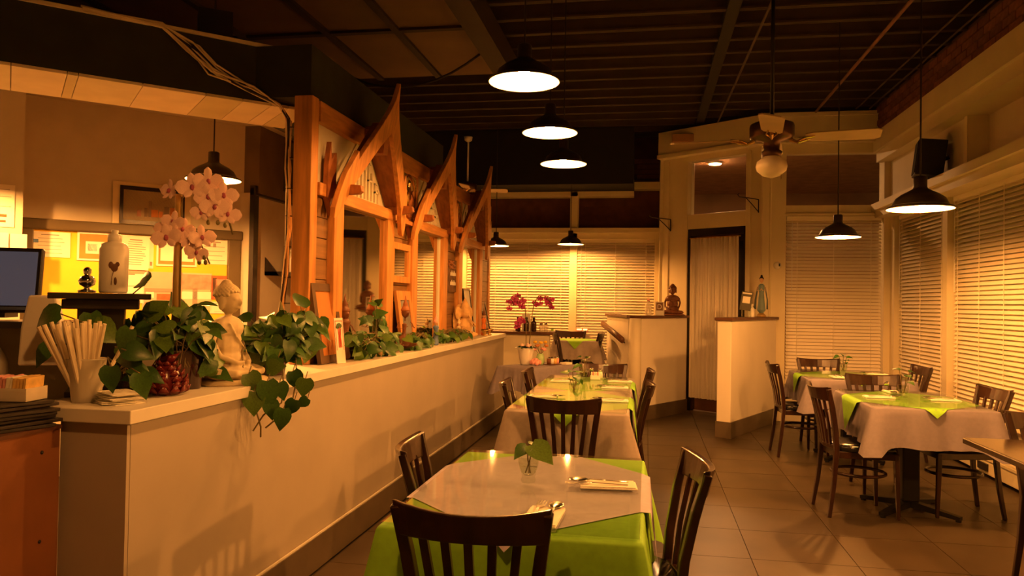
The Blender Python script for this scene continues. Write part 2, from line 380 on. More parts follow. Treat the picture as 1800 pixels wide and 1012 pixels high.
# what stands outside the glass: a night facade across the pavement
ex = MB().bb((-5, 15.0, -.1), (9, 15.3, 7)).obj('exterior_facade', night_m); ex['kind'] = 'structure'
ex = MB().bb((8, -4, -.1), (8.3, 15, 7)).obj('exterior_facade', night_m); ex['kind'] = 'structure'
ex = MB().bb((-6, -5, -.3), (10, 16, -.15)).obj('exterior_pavement', mat('pavement', (.1, .09, .08), .8)); ex['kind'] = 'structure'
dl = thing('downlight', 'small bright round ceiling light in the vestibule beyond the transom glass', 'ceiling light', (.97, 11.6, 3.47))
MB().lathe([(.09, 0), (.10, .01), (.10, .03), (0, .03)], 16).obj('trim_ring', white_m, dl)
MB().lathe([(0, -.004), (.085, -.004), (.085, .004)], 16).obj('lens', mat('lit lens', (1, .46, .16), var=0, emit=1500), dl)
ex = MB().bb((.3, 10.1, 3.5), (7, 15, 3.6)).obj('exterior_ceiling', mat('porch boards', (.45, .25, .12), .8, var=.2)); ex['kind'] = 'structure'; ex.location = (0, .0, 0)
# half walls at the entrance
def half_wall(name, pts, th, h, cap_over):
    o = bpy.data.objects.new(name, None); COL.objects.link(o); o['kind'] = 'structure'
    for i in range(len(pts) - 1):
        a = Vector((*pts[i], 0)); b = Vector((*pts[i + 1], 0)); d = (b - a); L = d.length; d.normalize(); n = Vector((-d.y, d.x, 0))
        M = Matrix.Translation((a + b) / 2) @ rotm(0, 0, math.atan2(d.y, d.x))
        MB().box((0, 0, h / 2), (L, th, h), M).obj('body', hall_m, o, bevel=.006)
        MB().box((0, 0, h + .016), (L + cap_over, th + .05, .032), M).obj('cap', top_wood, o, bevel=.006)
        MB().box((0, 0, .085), (L + .02, th + .024, .17), M).obj('base_tile', base_m, o, bevel=.004)
    return o
half_wall('wall_half_right', [(.80, 8.22), (1.46, 9.55)], .15, 1.22, .05)
half_wall('wall_half_left', [(-.13, 9.10), (.46, 10.10)], .12, 1.21, .04)
half_wall('wall_half_stair', [(-.48, 10.3), (-.17, 9.14)], .09, 1.21, .04)
MB().lathe([(.072, 0), (.072, 1.21)], 14, (-.13, 9.10, 0)).obj('trim_1', wall_m, smooth=True)['kind'] = 'structure'
hr = thing('handrail', 'short brown wooden handrail sloping down the stair side of the half wall', 'handrail', (-.26, 9.1, 0))
MB().tube([(-.31, 1.05, 1.11), (-.02, .0, .95)], .03, 10, flat=1.3).obj('rail', top_wood, hr, smooth=True)
for k in (.2, .85): MB().tube([(-.31 + .29 * k, 1.05 - 1.05 * k, 1.09 - .16 * k), (-.23 + .29 * k, 1.08 - 1.05 * k, 1.04 - .16 * k)], .009).obj('bracket', iron, hr)
# raised dining platform and its low guard wall
pf = struct('floor_platform', MB().bb((-3.3, 8.98, 0), (-.4, 11.2, .15)), tile_m2)
lw = struct('wall_low', MB().bb((-3.2, 8.84, 0), (-1.12, 8.98, 1.0)), wall_m)
MB().bb((-3.2, 8.80, 1.0), (-1.07, 9.02, 1.035)).obj('cap', top_wood, lw, bevel=.006)
MB().bb((-1.66, 8.82, 0), (-1.11, 8.845, .17)).obj('base_tile', base_m, lw)
# counter wall
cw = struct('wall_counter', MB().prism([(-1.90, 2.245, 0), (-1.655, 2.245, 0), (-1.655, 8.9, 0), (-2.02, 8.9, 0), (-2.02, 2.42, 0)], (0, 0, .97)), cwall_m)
MB().prism([(-1.93, 2.20, .965), (-1.625, 2.20, .965), (-1.625, 8.93, .965), (-2.04, 8.93, .965), (-2.04, 2.36, .965)], (0, 0, .045)).obj('ledge', ledge_m, cw, bevel=.003)
MB().bb((-1.65, 2.24, 0), (-1.635, 8.86, .17)).obj('base_tile', base_m, cw, bevel=.003)
MB().bb((-1.65, 2.24, .17), (-1.640, 8.86, .178)).obj('base_trim', ledge_m, cw)
MB().bb((-1.90, 2.226, .0), (-1.655, 2.242, .965)).obj('end_panel', cwall_m, cw)
# wooden partition on the counter
wp = struct('wall_partition', MB().bb((-1.96, 4.0, 1.0), (-1.885, 8.95, 2.5)), plank_m)
GC = [4.79, 6.32, 7.84]
MB().bb((-1.965, 3.98, 1.01), (-1.855, 4.07, 2.52)).obj('post', pine, wp, bevel=.005)
MB().bb((-2.0, 8.86, 1.01), (-1.855, 8.95, 2.52)).obj('post', pine, wp, bevel=.005)
MB().bb((-1.97, 4.07, 2.39), (-1.845, 8.86, 2.51)).obj('top_rail', pine_h, wp, bevel=.004)
MB().bb((-1.90, 4.07, 2.045), (-1.8825, 8.86, 2.39)).obj('cream_panel', wall_m, wp)
bays = []; e = 4.07
for g in GC: bays.append((e, g - .54)); e = g + .54
bays.append((e, 8.86))
for a, b in bays:
    MB().bb((-1.89, a, 1.97), (-1.84, b, 2.045)).obj('lower_rail', pine_h, wp, bevel=.004)
    for k in range(8):
        MB().bb((-1.885, a, 1.012 + k * .12), (-1.868, b, 1.012 + k * .12 + .116)).obj('plank', plank_m, wp, bevel=.003)
# gabled mirror frames
def gable(i, g):
    words = ['nearest the open counter end', 'in the middle of the wooden partition', 'at the far end of the wooden partition'][i]
    t = thing('gable_mirror', 'orange pine gabled mirror with pointed finial, ' + words, 'mirror', (-1.86, g, 1.01), 0, 'gabled mirrors on the wooden partition')
    X = lambda z: (.06 + .17 * (z - .89))
    B = lambda d, z, sx: (X(z), sx * d, z)
    for sx in (-1, 1):
        MB().bb((-.03, sx * .40, 0), (.035, sx * .54, 1.02)).obj('jamb', pine, t, bevel=.004)
        pts = [(0.0, 1.80), (.035, 1.68), (.10, 1.585), (.20, 1.475), (.33, 1.345), (.455, 1.215), (.475, 1.265), (.52, 1.205), (.60, 1.105), (.645, .99), (.67, .90), (.66, .84), (.61, .86), (.54, .955), (.46, 1.06), (.30, 1.215), (.15, 1.355), (.0, 1.475)]
        poly = [B(d * (.9 if sx > 0 else 1), z, sx) for d, z in pts]
        if sx > 0: poly = poly[::-1]
        MB().prism(poly, (.032, 0, -.005)).obj('bargeboard', pine, t, bevel=.003)
        # roof board between wall and bargeboard
        xr = .075 if sx < 0 else -.02
        rb = [(xr, sx * .03, 1.50), (X(1.50), sx * .03, 1.50), (X(1.0), sx * .50, 1.02), (min(xr, .03), sx * .50, 1.02)]
        if sx > 0: rb = rb[::-1]
        MB().prism(rb, (0, sx * .02, .03)).obj('roof_board', pine_d, t)
        # dark rear tail behind the bargeboard
        tl = [(.0, sx * .57, .86), (.0, sx * .64, .96), (.0, sx * .635, 1.15), (.0, sx * .60, 1.29), (.0, sx * .59, 1.19), (.0, sx * .52, 1.24), (.0, sx * .52, 1.05)]
        if sx > 0: tl = tl[::-1]
        if sx < 0: MB().prism(tl, (.03, 0, 0)).obj('rear_tail', pine_d, t)
        MB().prism([(-.01, sx * .50 - .02, .985), (.17, sx * .50 - .02, .995), (.19, sx * .50 - .02, 1.01), (.185, sx * .50 - .02, 1.045), (.14, sx * .50 - .02, 1.05), (-.01, sx * .50 - .02, 1.05)], (0, .045, 0)).obj('purlin', pine_d, t, bevel=.003)
    MB().prism([(X(1.4), -.04, 1.33), (X(1.5), -.04, 1.49), (-.01, -.04, 1.49), (-.01, -.04, 1.33)], (0, .08, 0)).obj('ridge', pine_d, t)
    MB().bb((-.03, -.54, .945), (.04, .54, 1.02)).obj('header', pine_h, t, bevel=.004)
    pn = MB().prism([(-.02, -.46, 1.02), (-.02, .46, 1.02), (-.02, 0, 1.48)], (.008, 0, 0)).obj('tympanum', wall_m, t)
    for dx in (-.25, -.125, 0, .125, .25):
        h = .44 - abs(dx) - .06
        mm = MB(); 
        for q in (-.035, .03): mm.bb((-.012, dx + q, 1.04), (.002, dx + q + .012, 1.04 + h * (1 if q < 0 else .75)))
        mm.bb((-.012, dx - .035, 1.04 + h * .5), (.002, dx + .042, 1.052 + h * .5)).bb((-.012, dx - .035, 1.04 + h * .95), (.002, dx + .012, 1.052 + h * .95))
        mm.obj('fretwork', wall_m, pn)
    mg = MB().bb((-.022, -.392, .0), (-.014, .392, .945)).obj('mirror_glass', mirror_m, t)
    if i == 0: mg.location.x = .007; mg.rotation_euler.z = -.026     # this glass sits slightly askew in its frame
    for sy in (-.3925, .3925): MB().bb((-.016, sy - .0075, 0), (.0, sy + .0075, .945)).obj('glass_bead', ledge_m, t)
for i, g in enumerate(GC): gable(i, g)
# bulkhead over the counter: diagonal part then straight along the partition
def seg(a, b, w, z0, z1):
    a = Vector((*a, 0)); b = Vector((*b, 0)); d = (b - a).normalized(); n = Vector((-d.y, d.x, 0)) * w
    return MB().prism([(a.x, a.y, z0), (b.x, b.y, z0), (b.x + n.x, b.y + n.y, z0), (a.x + n.x, a.y + n.y, z0)], (0, 0, z1 - z0))
bk = struct('trim_bulkhead', seg((-4.4, 2.0), (-2.0, 4.28), .55, 2.515, 2.83), green_m)
MB().bb((-2.5, 4.05, 2.53), (-1.90, 6.9, 2.83)).obj('straight_part', green_m, bk)
dd = Vector((.7252, .6885, 0)); nn = Vector((-.6885, .7252, 0)); A0 = Vector((-4.4, 2.0, 2.5)); 
q = 0; k = 0
for wdt in (.30, .26, .34, .05, .30, .33, .22, .24, .05, .30, .32, .20, .16, .10, .14):
    a = A0 + dd * q; b = A0 + dd * (q + wdt - .004); w = nn * .55
    MB().prism([a, b, b + w, a + w], (0, 0, .016)).obj('underside_panel', band_m[[0, 2, 1][k % 3]] if wdt > .06 else band_m[1], bk); q += wdt; k += 1
st = MB()
a = A0 + dd * 1.5 + Vector((0, 0, .33)); b = A0 + dd * 3.15 + Vector((0, 0, .33))
st.prism([a - nn * .012, b - nn * .012, b + nn * .02, a + nn * .02], (0, 0, .02)).obj('top_strip', cream_m, bk)
# office behind the counter
OA = PI / 4
def OP(s, z, off=0): return (-4 + .7071 * s + .7071 * off, 5.5 + .7071 * s - .7071 * off, z)
wo = struct('wall_office', MB().box((0, .06, 1.45), (5.0, .12, 2.9)), office_m); wo.location = OP(-1.68, 0); wo.rotation_euler = (0, 0, OA)
w2 = struct('wall_office_pier', MB().box((0, -.12, 1.45), (1.2, .24, 2.9)), office_m); w2.location = OP(-1.42, 0, .0); w2.rotation_euler = (0, 0, OA)
w3 = struct('wall_office_side', MB().bb((-3.46, 6.04, 0), (-3.36, 8.8, 2.28)), office_m)
MB().bb((-3.5, 6.06, 2.28), (-3.30, 8.8, 2.9)).obj('upper_wall', mat('dark brown upper wall', (.16, .11, .06), .8), w3)
MB().bb((-3.36, 6.02, 0), (-3.32, 6.10, 2.32)).obj('casing', black_wood, w3)
MB().bb((-3.36, 6.02, 2.26), (-3.31, 8.8, 2.34)).obj('casing', black_wood, w3)
struct('ceiling_office', MB().prism([(-5.2, 1.8, 2.86), (-4.75, 2.2, 2.86), (-2.35, 4.55, 2.86), (-2.02, 4.55, 2.86), (-2.02, 6.85, 2.86), (-5.2, 6.85, 2.86)], (0, 0, .06)), office_m)
struct('trim_hatch', MB().bb((-3.3, 6.5, 2.36), (-3.0, 8.0, 2.8)), mat('dark green box', (.06, .05, .025), .8))

# ------------------------------------------------------------------ pendant lamps
def shade_profile():
    return [(.178, 0), (.182, .006), (.176, .012), (.15, .022), (.146, .03), (.13, .062), (.10, .085), (.066, .103), (.04, .118), (.036, .128), (.036, .185), (.03, .19)]
lamp0 = None; BULB = {}
def pendant(x, y, z, top, label, power):
    global lamp0
    t = thing('pendant_lamp', label, 'lamp', (x, y, z), 0, 'barn shade pendant lamps')
    if lamp0 is None:
        MB().lathe(shade_profile() + [(.0, .192)], 40, cap=False).obj('shade', shade_m, t, smooth=True)
        MB().lathe([(.176, .001), (.148, .024), (.125, .058), (.095, .08), (.05, .10), (0, .105)], 40, cap=False).obj('reflector', white_m, t, smooth=True)
        MB().lathe([(.022, .085), (.022, .115), (.0, .115)], 12).obj('socket', iron, t, smooth=True)
        lamp0 = t
    else:
        for ch in lamp0.children:
            if ch.name.startswith(('shade', 'reflector', 'socket')):
                c = ch.copy(); COL.objects.link(c); c.parent = t
    MB().tube([(0, 0, .19), (0, 0, top - z)], .005, 6).obj('cord', cord_m, t)
    if power not in BULB:     # each lamp row has bulbs of its own strength
        m = bulb_m.copy(); m.name = 'glowing bulb %d W' % power
        m.node_tree.nodes['Principled BSDF'].inputs['Emission Strength'].default_value = power / (PI * .0125); BULB[power] = m
    b = MB().ell((0, 0, .028 if power == P_SIDE else .046), (.03, .03, .035), 12, 8).obj('bulb', BULB[power], t, smooth=True)
    return t
pendant(-.62, 3.75, 2.48, 3.78, 'nearest pendant lamp of the row over the middle aisle, its white underside glowing', P_ROW)
pendant(-.63, 4.86, 2.47, 3.78, 'second pendant lamp of the row over the middle tables', P_ROW)
pendant(-.65, 5.86, 2.45, 3.78, 'third and lowest looking pendant lamp of the row over the middle tables', P_ROW)
pendant(-1.04, 10.42, 2.18, 2.99, 'dark pendant lamp in front of the bright post between the back blinds', P_BACK)
pendant(-2.04, 10.20, 2.14, 3.77, 'pendant lamp half hidden by the far end of the wooden partition', P_BACK)
pendant(-2.87, 4.66, 2.16, 2.86, 'pendant lamp in the office hatch above the pale orchid', P_OFF)
pendant(1.56, 6.71, 1.96, 3.78, 'dark pendant lamp hanging in front of the blinds of the back right window', P_SIDE)
pendant(1.54, 4.71, 1.95, 3.78, 'dark pendant lamp hanging nearest the right wall below the black speaker', P_SIDE)
pendant(-.60, 1.2, 2.48, 3.78, 'pendant lamp over the aisle behind the front green table', P_NEAR)
pendant(-4.35, 3.95, 2.16, 2.86, 'unseen pendant lamp added to brighten the monitor end of the office, beside the view', P_OFF)  # added out of view to brighten the office and the bulkhead underside
pendant(1.52, 2.71, 1.95, 3.78, 'pendant lamp above the bare corner table, beside the view', P_SIDE)

# ------------------------------------------------------------------ blinds
def blind(name_lab, cx, cy, rz, L, z0, z1, n):
    t = thing('window_blind', name_lab, 'blind', (cx, cy, 0), rz, 'cream slatted window blinds')
    sm = MB().box((0, 0, 0), (L, .050, .003), rx=math.radians(43)).mesh('slat', blind_m)
    for i in range(n):
        o = link('slat', sm, t, 0, (0, 0, z0 + .03 + (z1 - z0 - .09) * i / (n - 1)))
        o.rotation_euler = (rnd.uniform(-.04, .04), rnd.uniform(-.0012, .0012), 0)
    MB().box((0, 0, z1 - .02), (L, .055, .05)).obj('head_rail', blind_m, t, bevel=.004)
    MB().box((0, 0, z0 + .005), (L, .05, .018)).obj('bottom_rail', blind_m, t, bevel=.004)
    k = max(3, int(L / .42))
    for i in range(k):
        x = -L / 2 + .12 + (L - .24) * i / (k - 1)
        MB().tube([(x, -.03, z0), (x, -.03, z1 - .03)], .0034, 5).obj('ladder_cord', blind_m, t)
    MB().tube([(-L / 2 + .06, -.035, z1 - .05), (-L / 2 + .06, -.035, z1 - .9)], .004, 6).obj('wand', plastic_w, t)
blind('cream slatted blind on the back window beside the partition end', -2.2, 11.03, 0, 2.18, .48, 2.30, 44)
blind('cream slatted blind on the back window beside the seated brown statue', -.45, 11.03, 0, 1.10, .48, 2.30, 44)
blind('cream slatted blind filling the tall window behind the right hand tables', 2.185, 9.62, 0, 1.07, .50, 2.46, 47)
blind('cream slatted blind on the right wall between corner post and slim post', 2.87, 8.675, -PI / 2, 1.42, .52, 2.44, 46)
blind('long cream slatted blind on the right wall nearest the viewer', 2.87, 6.06, -PI / 2, 3.5, .52, 2.44, 46)
rg = thing('red_glint_bar', 'small glowing red bar imitating a glint of light on the back blinds above the platform table', 'sign', (-.91, 10.96, 1.0))  # added glowing bar imitates a red glint on the blinds, not an actual sign
MB().box((0, 0, 0), (.17, .02, .045)).obj('housing', mat('red glow', (.9, .12, .03), .5, var=0, emit=.8), rg)  # red outer part of the imitated glint, no fixture behind it
MB().box((-.04, -.011, 0), (.07, .006, .022)).box((.045, -.011, 0), (.06, .006, .022)).obj('glint_core', mat('hot glint', (1, .55, .2), .5, var=0, emit=2.5), rg)

# ------------------------------------------------------------------ tables, cloths, glass
def cloth_mesh(w, l, drop, name, m, seed=0, corner=.22):
    r = random.Random(seed); ph = [r.uniform(0, 6) for _ in range(4)]
    P = []; R = .012
    def side(a, b, n):
        for i in range(n): P.append((a[0] + (b[0] - a[0]) * i / n, a[1] + (b[1] - a[1]) * i / n))
    W, L = w / 2, l / 2
    side((-W, -L), (W, -L), 28); side((W, -L), (W, L), 36); side((W, L), (-W, L), 28); side((-W, L), (-W, -L), 36)
    rings = []; n = len(P)
    for k in range(8):
        ring = []
        t = max(0, (k - 1) / 6)
        for i, (x, y) in enumerate(P):
            cx, cy = W - abs(x), L - abs(y)
            c = math.exp(-((cx * cx + cy * cy) / .005))
            a, b = P[i - 1], P[(i + 1) % n]
            nx, ny = (b[1] - a[1]), -(b[0] - a[0]); q = math.hypot(nx, ny); nx /= q; ny /= q
            off = .006 * min(1, k) + t * (.018 + .075 * c) + t * .014 * math.sin(i * .62 + ph[0]) * (1 - c) + t * .008 * math.sin(i * 1.37 + ph[1])
            z = 0 if k == 0 else -.008 - t * drop * (1 + corner * c) - t * .006 * math.sin(i * .4 + ph[2])
            ring.append((x + nx * off, y + ny * off, z))
        rings.append(ring)
    mb = MB(); mb.loft(rings[::-1], cap=False); mb.f.append(tuple(range(7 * n, 8 * n))); mb.mi.append(0)
    return mb.mesh(name, m, True)
def topper_mesh(w, l, hx, hy, name, m, cx=0, cy=0):
    N = 28; vs = []; fs = []
    def f(p, half):
        return (p, 0) if abs(p) <= half else (math.copysign(half + .014, p), abs(p) - half)
    for i in range(N + 1):
        for j in range(N + 1):
            a, b = i / N - .5, j / N - .5
            u, v = (a - b) * hx + cx, (a + b) * hy + cy
            x, dx = f(u, w / 2 + .007); y, dy = f(v, l / 2 + .007); d = max(dx, dy)
            if d: 
                if dx >= dy: x += math.copysign(.03 * d / .25, x)
                else: y += math.copysign(.03 * d / .25, y)
            vs.append((x, y, .003 - d))
    for i in range(N):
        for j in range(N): fs.append((i * (N + 1) + j, (i + 1) * (N + 1) + j, (i + 1) * (N + 1) + j + 1, i * (N + 1) + j + 1))
    return MB().add(vs, fs).mesh(name, m, True)
ZT = .752
def table(x, y, w, l, rz, lab, grp='pedestal dining tables', z=0, two=False):
    t = thing('dining_table', lab, 'table', (x, y, z), rz, grp)
    MB().box((0, 0, .735), (w, l, .03)).obj('table_top', tt_wood, t, bevel=.006)
    MB().box((0, 0, .40), (.11, .11, .66)).obj('column', iron, t, bevel=.01)
    MB().box((0, 0, .71), (.36, .36, .02)).obj('top_plate', iron, t)
    for k in range(4):
        q = k * PI / 2 + PI / 4
        MB().loft([[(.03 * math.cos(q) + sx * .03 * math.sin(q), .03 * math.sin(q) - sx * .03 * math.cos(q), zz) for sx, zz in ((-1, .03), (1, .03), (1, .075), (-1, .075))],
                   [(.34 * math.cos(q) + sx * .02 * math.sin(q), .34 * math.sin(q) - sx * .02 * math.cos(q), zz) for sx, zz in ((-1, .012), (1, .012), (1, .035), (-1, .035))]]).lathe([(.018, 0), (.018, .014)], 10, (.325 * math.cos(q), .325 * math.sin(q), 0)).obj('base_foot', iron, t)
    return t
def dress(x, y, w, l, rz, base, top, where, drop=.24, seed=0, z=0, glass=True, hx=.62, hy=.62, tcy=0):
    bn, bm = base; tn, tm = top or ('', None)
    o = link('tablecloth', cloth_mesh(w + .012, l + .012, drop, 'tablecloth', bm, seed), None, 0, (x, y, ZT + z), rz)
    tag(o, f'{bn} tablecloth hanging over the {where}', 'tablecloth', 'tablecloths')
    if tm:
        o = link('cloth_topper', topper_mesh(w + .016, l + .016, hx, hy, 'cloth_topper', tm, 0, tcy), None, 0, (x, y, ZT + z), rz)
        tag(o, f'{tn} square cloth laid diagonally across the {where}', 'tablecloth', 'diagonal toppers')
    if glass:
        o = MB().box((0, 0, 0), (w, l, .006)).obj('glass_cover', table_glass, None, bevel=.0015, loc=(x, y, ZT + z + .0085), rz=rz)
        tag(o, f'clear glass sheet lying on the {where}', 'glass sheet', 'table glass')
GR, LI, TA = ('lime green', green_cl), ('grey lilac', lilac_cl), ('grey taupe', lilac2)
TAB = []
def set_table(x, y, w, l, rz, where, **k):
    table(x, y, w, l, rz, 'dark pedestal under the cloth of the ' + where, z=k.get('z', 0)); dress(x, y, w, l, rz, where=where, **k)
set_table(-.365, 2.57, .71, 1.07, 0, 'front table nearest the viewer', base=GR, top=LI, seed=1, tcy=.03, drop=.27)
set_table(-.45, 4.885, .69, 1.05, 0, 'middle aisle table just behind the front one', base=TA, top=GR, seed=2)
set_table(-.455, 5.955, .69, 1.05, 0, 'far aisle table joined to the middle one', base=TA, top=GR, seed=3)
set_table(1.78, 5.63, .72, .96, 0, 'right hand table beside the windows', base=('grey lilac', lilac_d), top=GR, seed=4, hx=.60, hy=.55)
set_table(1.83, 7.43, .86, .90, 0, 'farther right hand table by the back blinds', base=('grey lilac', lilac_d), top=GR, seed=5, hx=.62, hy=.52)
set_table(-.88, 9.88, .55, .60, 0, 'small table up on the platform', base=TA, top=GR, seed=6, z=.15, glass=False, hx=.40, hy=.42, drop=.22)
sa = math.atan2(.63, .38)
sc = (-1.04 + .34 * math.cos(sa) - .22 * math.sin(sa) + .0, 7.15 + .34 * math.sin(sa) + .22 * math.cos(sa))
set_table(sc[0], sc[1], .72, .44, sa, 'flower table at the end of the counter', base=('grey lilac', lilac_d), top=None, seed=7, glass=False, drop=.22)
t = table(2.0, 3.68, .92, .84, 0, 'bare dark wooden table with rounded edge in the near corner by the right wall')

# ------------------------------------------------------------------ chairs
def make_chair():
    t = thing('dining_chair', '', 'chair')
    # seat cushion, front is +y
    rings = []
    for z, s in ((.425, .93), (.435, 1.0), (.462, 1.0), (.474, .93), (.479, .6)):
        ring = []
        for i in range(28):
            q = 2 * PI * i / 28; cx, sy = math.cos(q), math.sin(q)
            x = math.copysign(abs(cx) ** .5, cx); y = math.copysign(abs(sy) ** .5, sy)
            ring.append((x * .190 * s * (1 + .14 * y), y * .205 * s, z))
        rings.append(ring)
    MB().loft(rings).obj('seat', vinyl, t, smooth=True)
    MB().bb((-.185, .165, .385), (.185, .19, .43)).bb((-.15, -.19, .385), (.15, -.165, .43)).prism([(-.19, .19, .385), (-.15, -.19, .385), (-.126, -.19, .385), (-.166, .19, .385)], (0, 0, .045)).prism([(.166, .19, .385), (.126, -.19, .385), (.15, -.19, .385), (.19, .19, .385)], (0, 0, .045)).obj('seat_frame', dark_wood, t, bevel=.003)
    for s in (-1, 1):
        MB().tube([(s * .175, .178, .42), (s * .178, .182, .25), (s * .18, .19, 0)], [.022, .02, .015], 4).obj('leg', dark_wood, t, bevel=.004)
        pts = [(s * .168, -.245, 0), (s * .156, -.215, .2), (s * .147, -.195, .43), (s * .158, -.205, .56), (s * .180, -.235, .72), (s * .200, -.268, .845)]
        MB().tube(pts, [.016, .019, .022, .022, .021, .019], 4, flat=1.15).obj('back_post', dark_wood, t, bevel=.004)
    n = 11; lo = []
    rings = []
    for i in range(n):
        u = -1 + 2 * i / (n - 1); x = .212 * u; y = -.262 - .050 * (1 - u * u); yl = -.246 - .045 * (1 - u * u)
        rings.append([(x * .965, yl - .011, .762), (x * .965, yl + .011, .762), (x, y + .011, .838 + .017 * u * u), (x, y - .013, .842 + .017 * u * u)])
    MB().loft(rings).obj('top_rail', dark_wood, t, bevel=.005)
    for k in range(5):
        u = (-2 + k) / 3.05; x0 = .132 * u; x1 = .192 * u
        yb = -.20 - .022 * (1 - u * u); yt = -.248 - .045 * (1 - u * u)
        MB().tube([(x0, yb, .455), (.5 * (x0 + x1), .5 * (yb + yt) + .008, .61), (x1, yt, .775)], [.0105, .0098, .0098], 4, flat=1.65).obj('slat', dark_wood, t)
    MB().tube([(-.14, -.20, .455), (0, -.222, .455), (.14, -.20, .455)], .018, 4).obj('lower_rail', dark_wood, t, bevel=.003)
    ring = [(.165 * math.sin(2 * PI * i / 24), .17 * math.cos(2 * PI * i / 24), .27) for i in range(25)]
    MB().tube(ring, .011, 6).obj('stretcher_ring', dark_wood, t, smooth=True)
    return t
chair0 = make_chair(); used = [False]
def chair(rx, ry, face, lab, z=0, grp='dark slat back dining chairs'):
    """rx, ry: middle of the top rail; face: heading in degrees of the sitter (0 = +y, 90 = -x)"""
    a = math.radians(face); f = Vector((-math.sin(a), math.cos(a), 0))
    p = Vector((rx, ry, z)) + f * .285
    if not used[0]:
        o = chair0; used[0] = True; o.location = p; o.rotation_euler = (0, 0, a); o['label'] = lab; o['group'] = grp
    else: o = dup(chair0, p, a, lab, grp)
    return o
chair(-.44, 1.91, 0, 'dark wooden chair at the near end of the green front table, back to the viewer')
chair(-.875, 2.75, -82, 'dark wooden chair between the counter wall and the front green table')
chair(.19, 2.69, 97, 'dark wooden chair seen edge on at the aisle side of the front green table')
chair(-.45, 4.23, 0, 'dark wooden chair with back to the viewer at the middle aisle table')
chair(-.93, 5.02, -85, 'dark wooden chair by the counter wall at the middle aisle table')
chair(-.92, 5.90, -88, 'dark wooden chair by the counter wall at the far aisle table')
chair(.03, 5.22, 92, 'dark wooden chair tucked into the aisle side of the middle aisle table')
chair(.04, 6.22, 90, 'dark wooden chair tucked into the aisle side of the far aisle table')
chair(-.37, 6.78, 178, 'dark wooden chair at the far end of the aisle tables facing the viewer')
chair(1.14, 5.48, -84, 'dark wooden chair on the aisle side of the nearer right hand lilac table')
chair(1.78, 6.50, 180, 'dark wooden chair at the far side of the nearer right hand lilac table')
chair(2.36, 5.70, 96, 'dark wooden chair on the window side of the nearer right hand lilac table')
chair(2.52, 7.58, 94, 'dark wooden chair on the window side of the farther right hand table')
chair(1.15, 7.48, -86, 'dark wooden chair on the aisle side of the farther right hand table')
chair(1.74, 8.28, 180, 'dark wooden chair against the back blinds behind the farther right hand table')
chair(2.06, 4.40, 180, 'dark wooden chair behind the bare corner table')
chair(-1.15, 9.62, -78, 'dark wooden chair on the platform beside the low wall end', z=.15)
chair(-1.02, 10.42, 180, 'dark wooden chair on the platform behind the small table', z=.15)
chair(-.56, 9.80, 88, 'dark wooden chair on the platform beside the stair half wall', z=.15)

# ------------------------------------------------------------------ place settings
ZG = ZT + .0125
def napkin(x, y, rz, lab):
    o = MB().box((0, 0, .0025), (.105, .19, .005)).box((.002, .003, .007), (.10, .184, .004)).obj('napkin', napkin_m, None, bevel=.002, loc=(x, y, ZG), rz=rz)
    tag(o, 'folded cream paper napkin ' + lab, 'napkin', 'folded napkins'); return o
def fork_mesh():
    b = MB(); b.loft([[(-.004, -.09, .0), (.004, -.09, 0), (.004, -.09, .002), (-.004, -.09, .002)], [(-.003, .02, .004), (.003, .02, .004), (.003, .02, .006), (-.003, .02, .006)],
                      [(-.011, .045, .001), (.011, .045, .001), (.011, .045, .003), (-.011, .045, .003)], [(-.012, .058, .001), (.012, .058, .001), (.012, .058, .003), (-.012, .058, .003)]])
    for k in range(4): b.bb((-.0117 + k * .0067, .057, .001), (-.0082 + k * .0067, .10, .003))
    return b.mesh('fork', steel)
def spoon_mesh():
    b = MB(); b.loft([[(-.004, -.09, .0), (.004, -.09, 0), (.004, -.09, .002), (-.004, -.09, .002)], [(-.003, .03, .005), (.003, .03, .005), (.003, .03, .007), (-.003, .03, .007)]])
    b.ell((0, .062, .005), (.021, .034, .005), 14, 6); return b.mesh('spoon', steel, True)
fkm, spm = fork_mesh(), spoon_mesh()
def setting(x, y, rz, lab):
    napkin(x, y, rz, lab)
    c, s = math.cos(rz), math.sin(rz)
    for me, nm, dx, dy in ((fkm, 'fork', -.022, .035), (spm, 'spoon', .024, .03)):
        o = link(nm, me, None, 0, (x + c * dx - s * dy, y + s * dx + c * dy, ZG + .0095), rz); o.scale = (1.22, 1.1, 1.1)
        tag(o, f'steel {nm} lying on the napkin ' + lab, nm, nm + 's on napkins')
setting(-.285, 2.17, -.04, 'at the near edge of the front green table')
setting(-.12, 2.60, PI / 2 + .1, 'at the aisle edge of the front green table')
setting(-.20, 4.86, PI / 2, 'at the aisle edge of the middle aisle table')
setting(-.40, 4.50, .05, 'behind the chair back on the middle aisle table')
setting(-.66, 4.95, -PI / 2, 'at the counter edge of the middle aisle table')
setting(-.22, 5.62, PI / 2, 'at the near aisle corner of the far aisle table')
setting(-.20, 6.08, PI / 2, 'at the far aisle corner of the far aisle table')
setting(-.64, 5.95, -PI / 2, 'at the counter edge of the far aisle table')
setting(1.58, 5.62, -PI / 2, 'at the aisle edge of the nearer right hand table')
setting(1.98, 5.58, PI / 2, 'at the window edge of the nearer right hand table')
setting(1.78, 5.98, PI, 'at the far edge of the nearer right hand table')
setting(1.66, 7.12, 0, 'on the farther right hand table')
setting(2.10, 7.55, PI / 2, 'at the window edge of the farther right hand table')

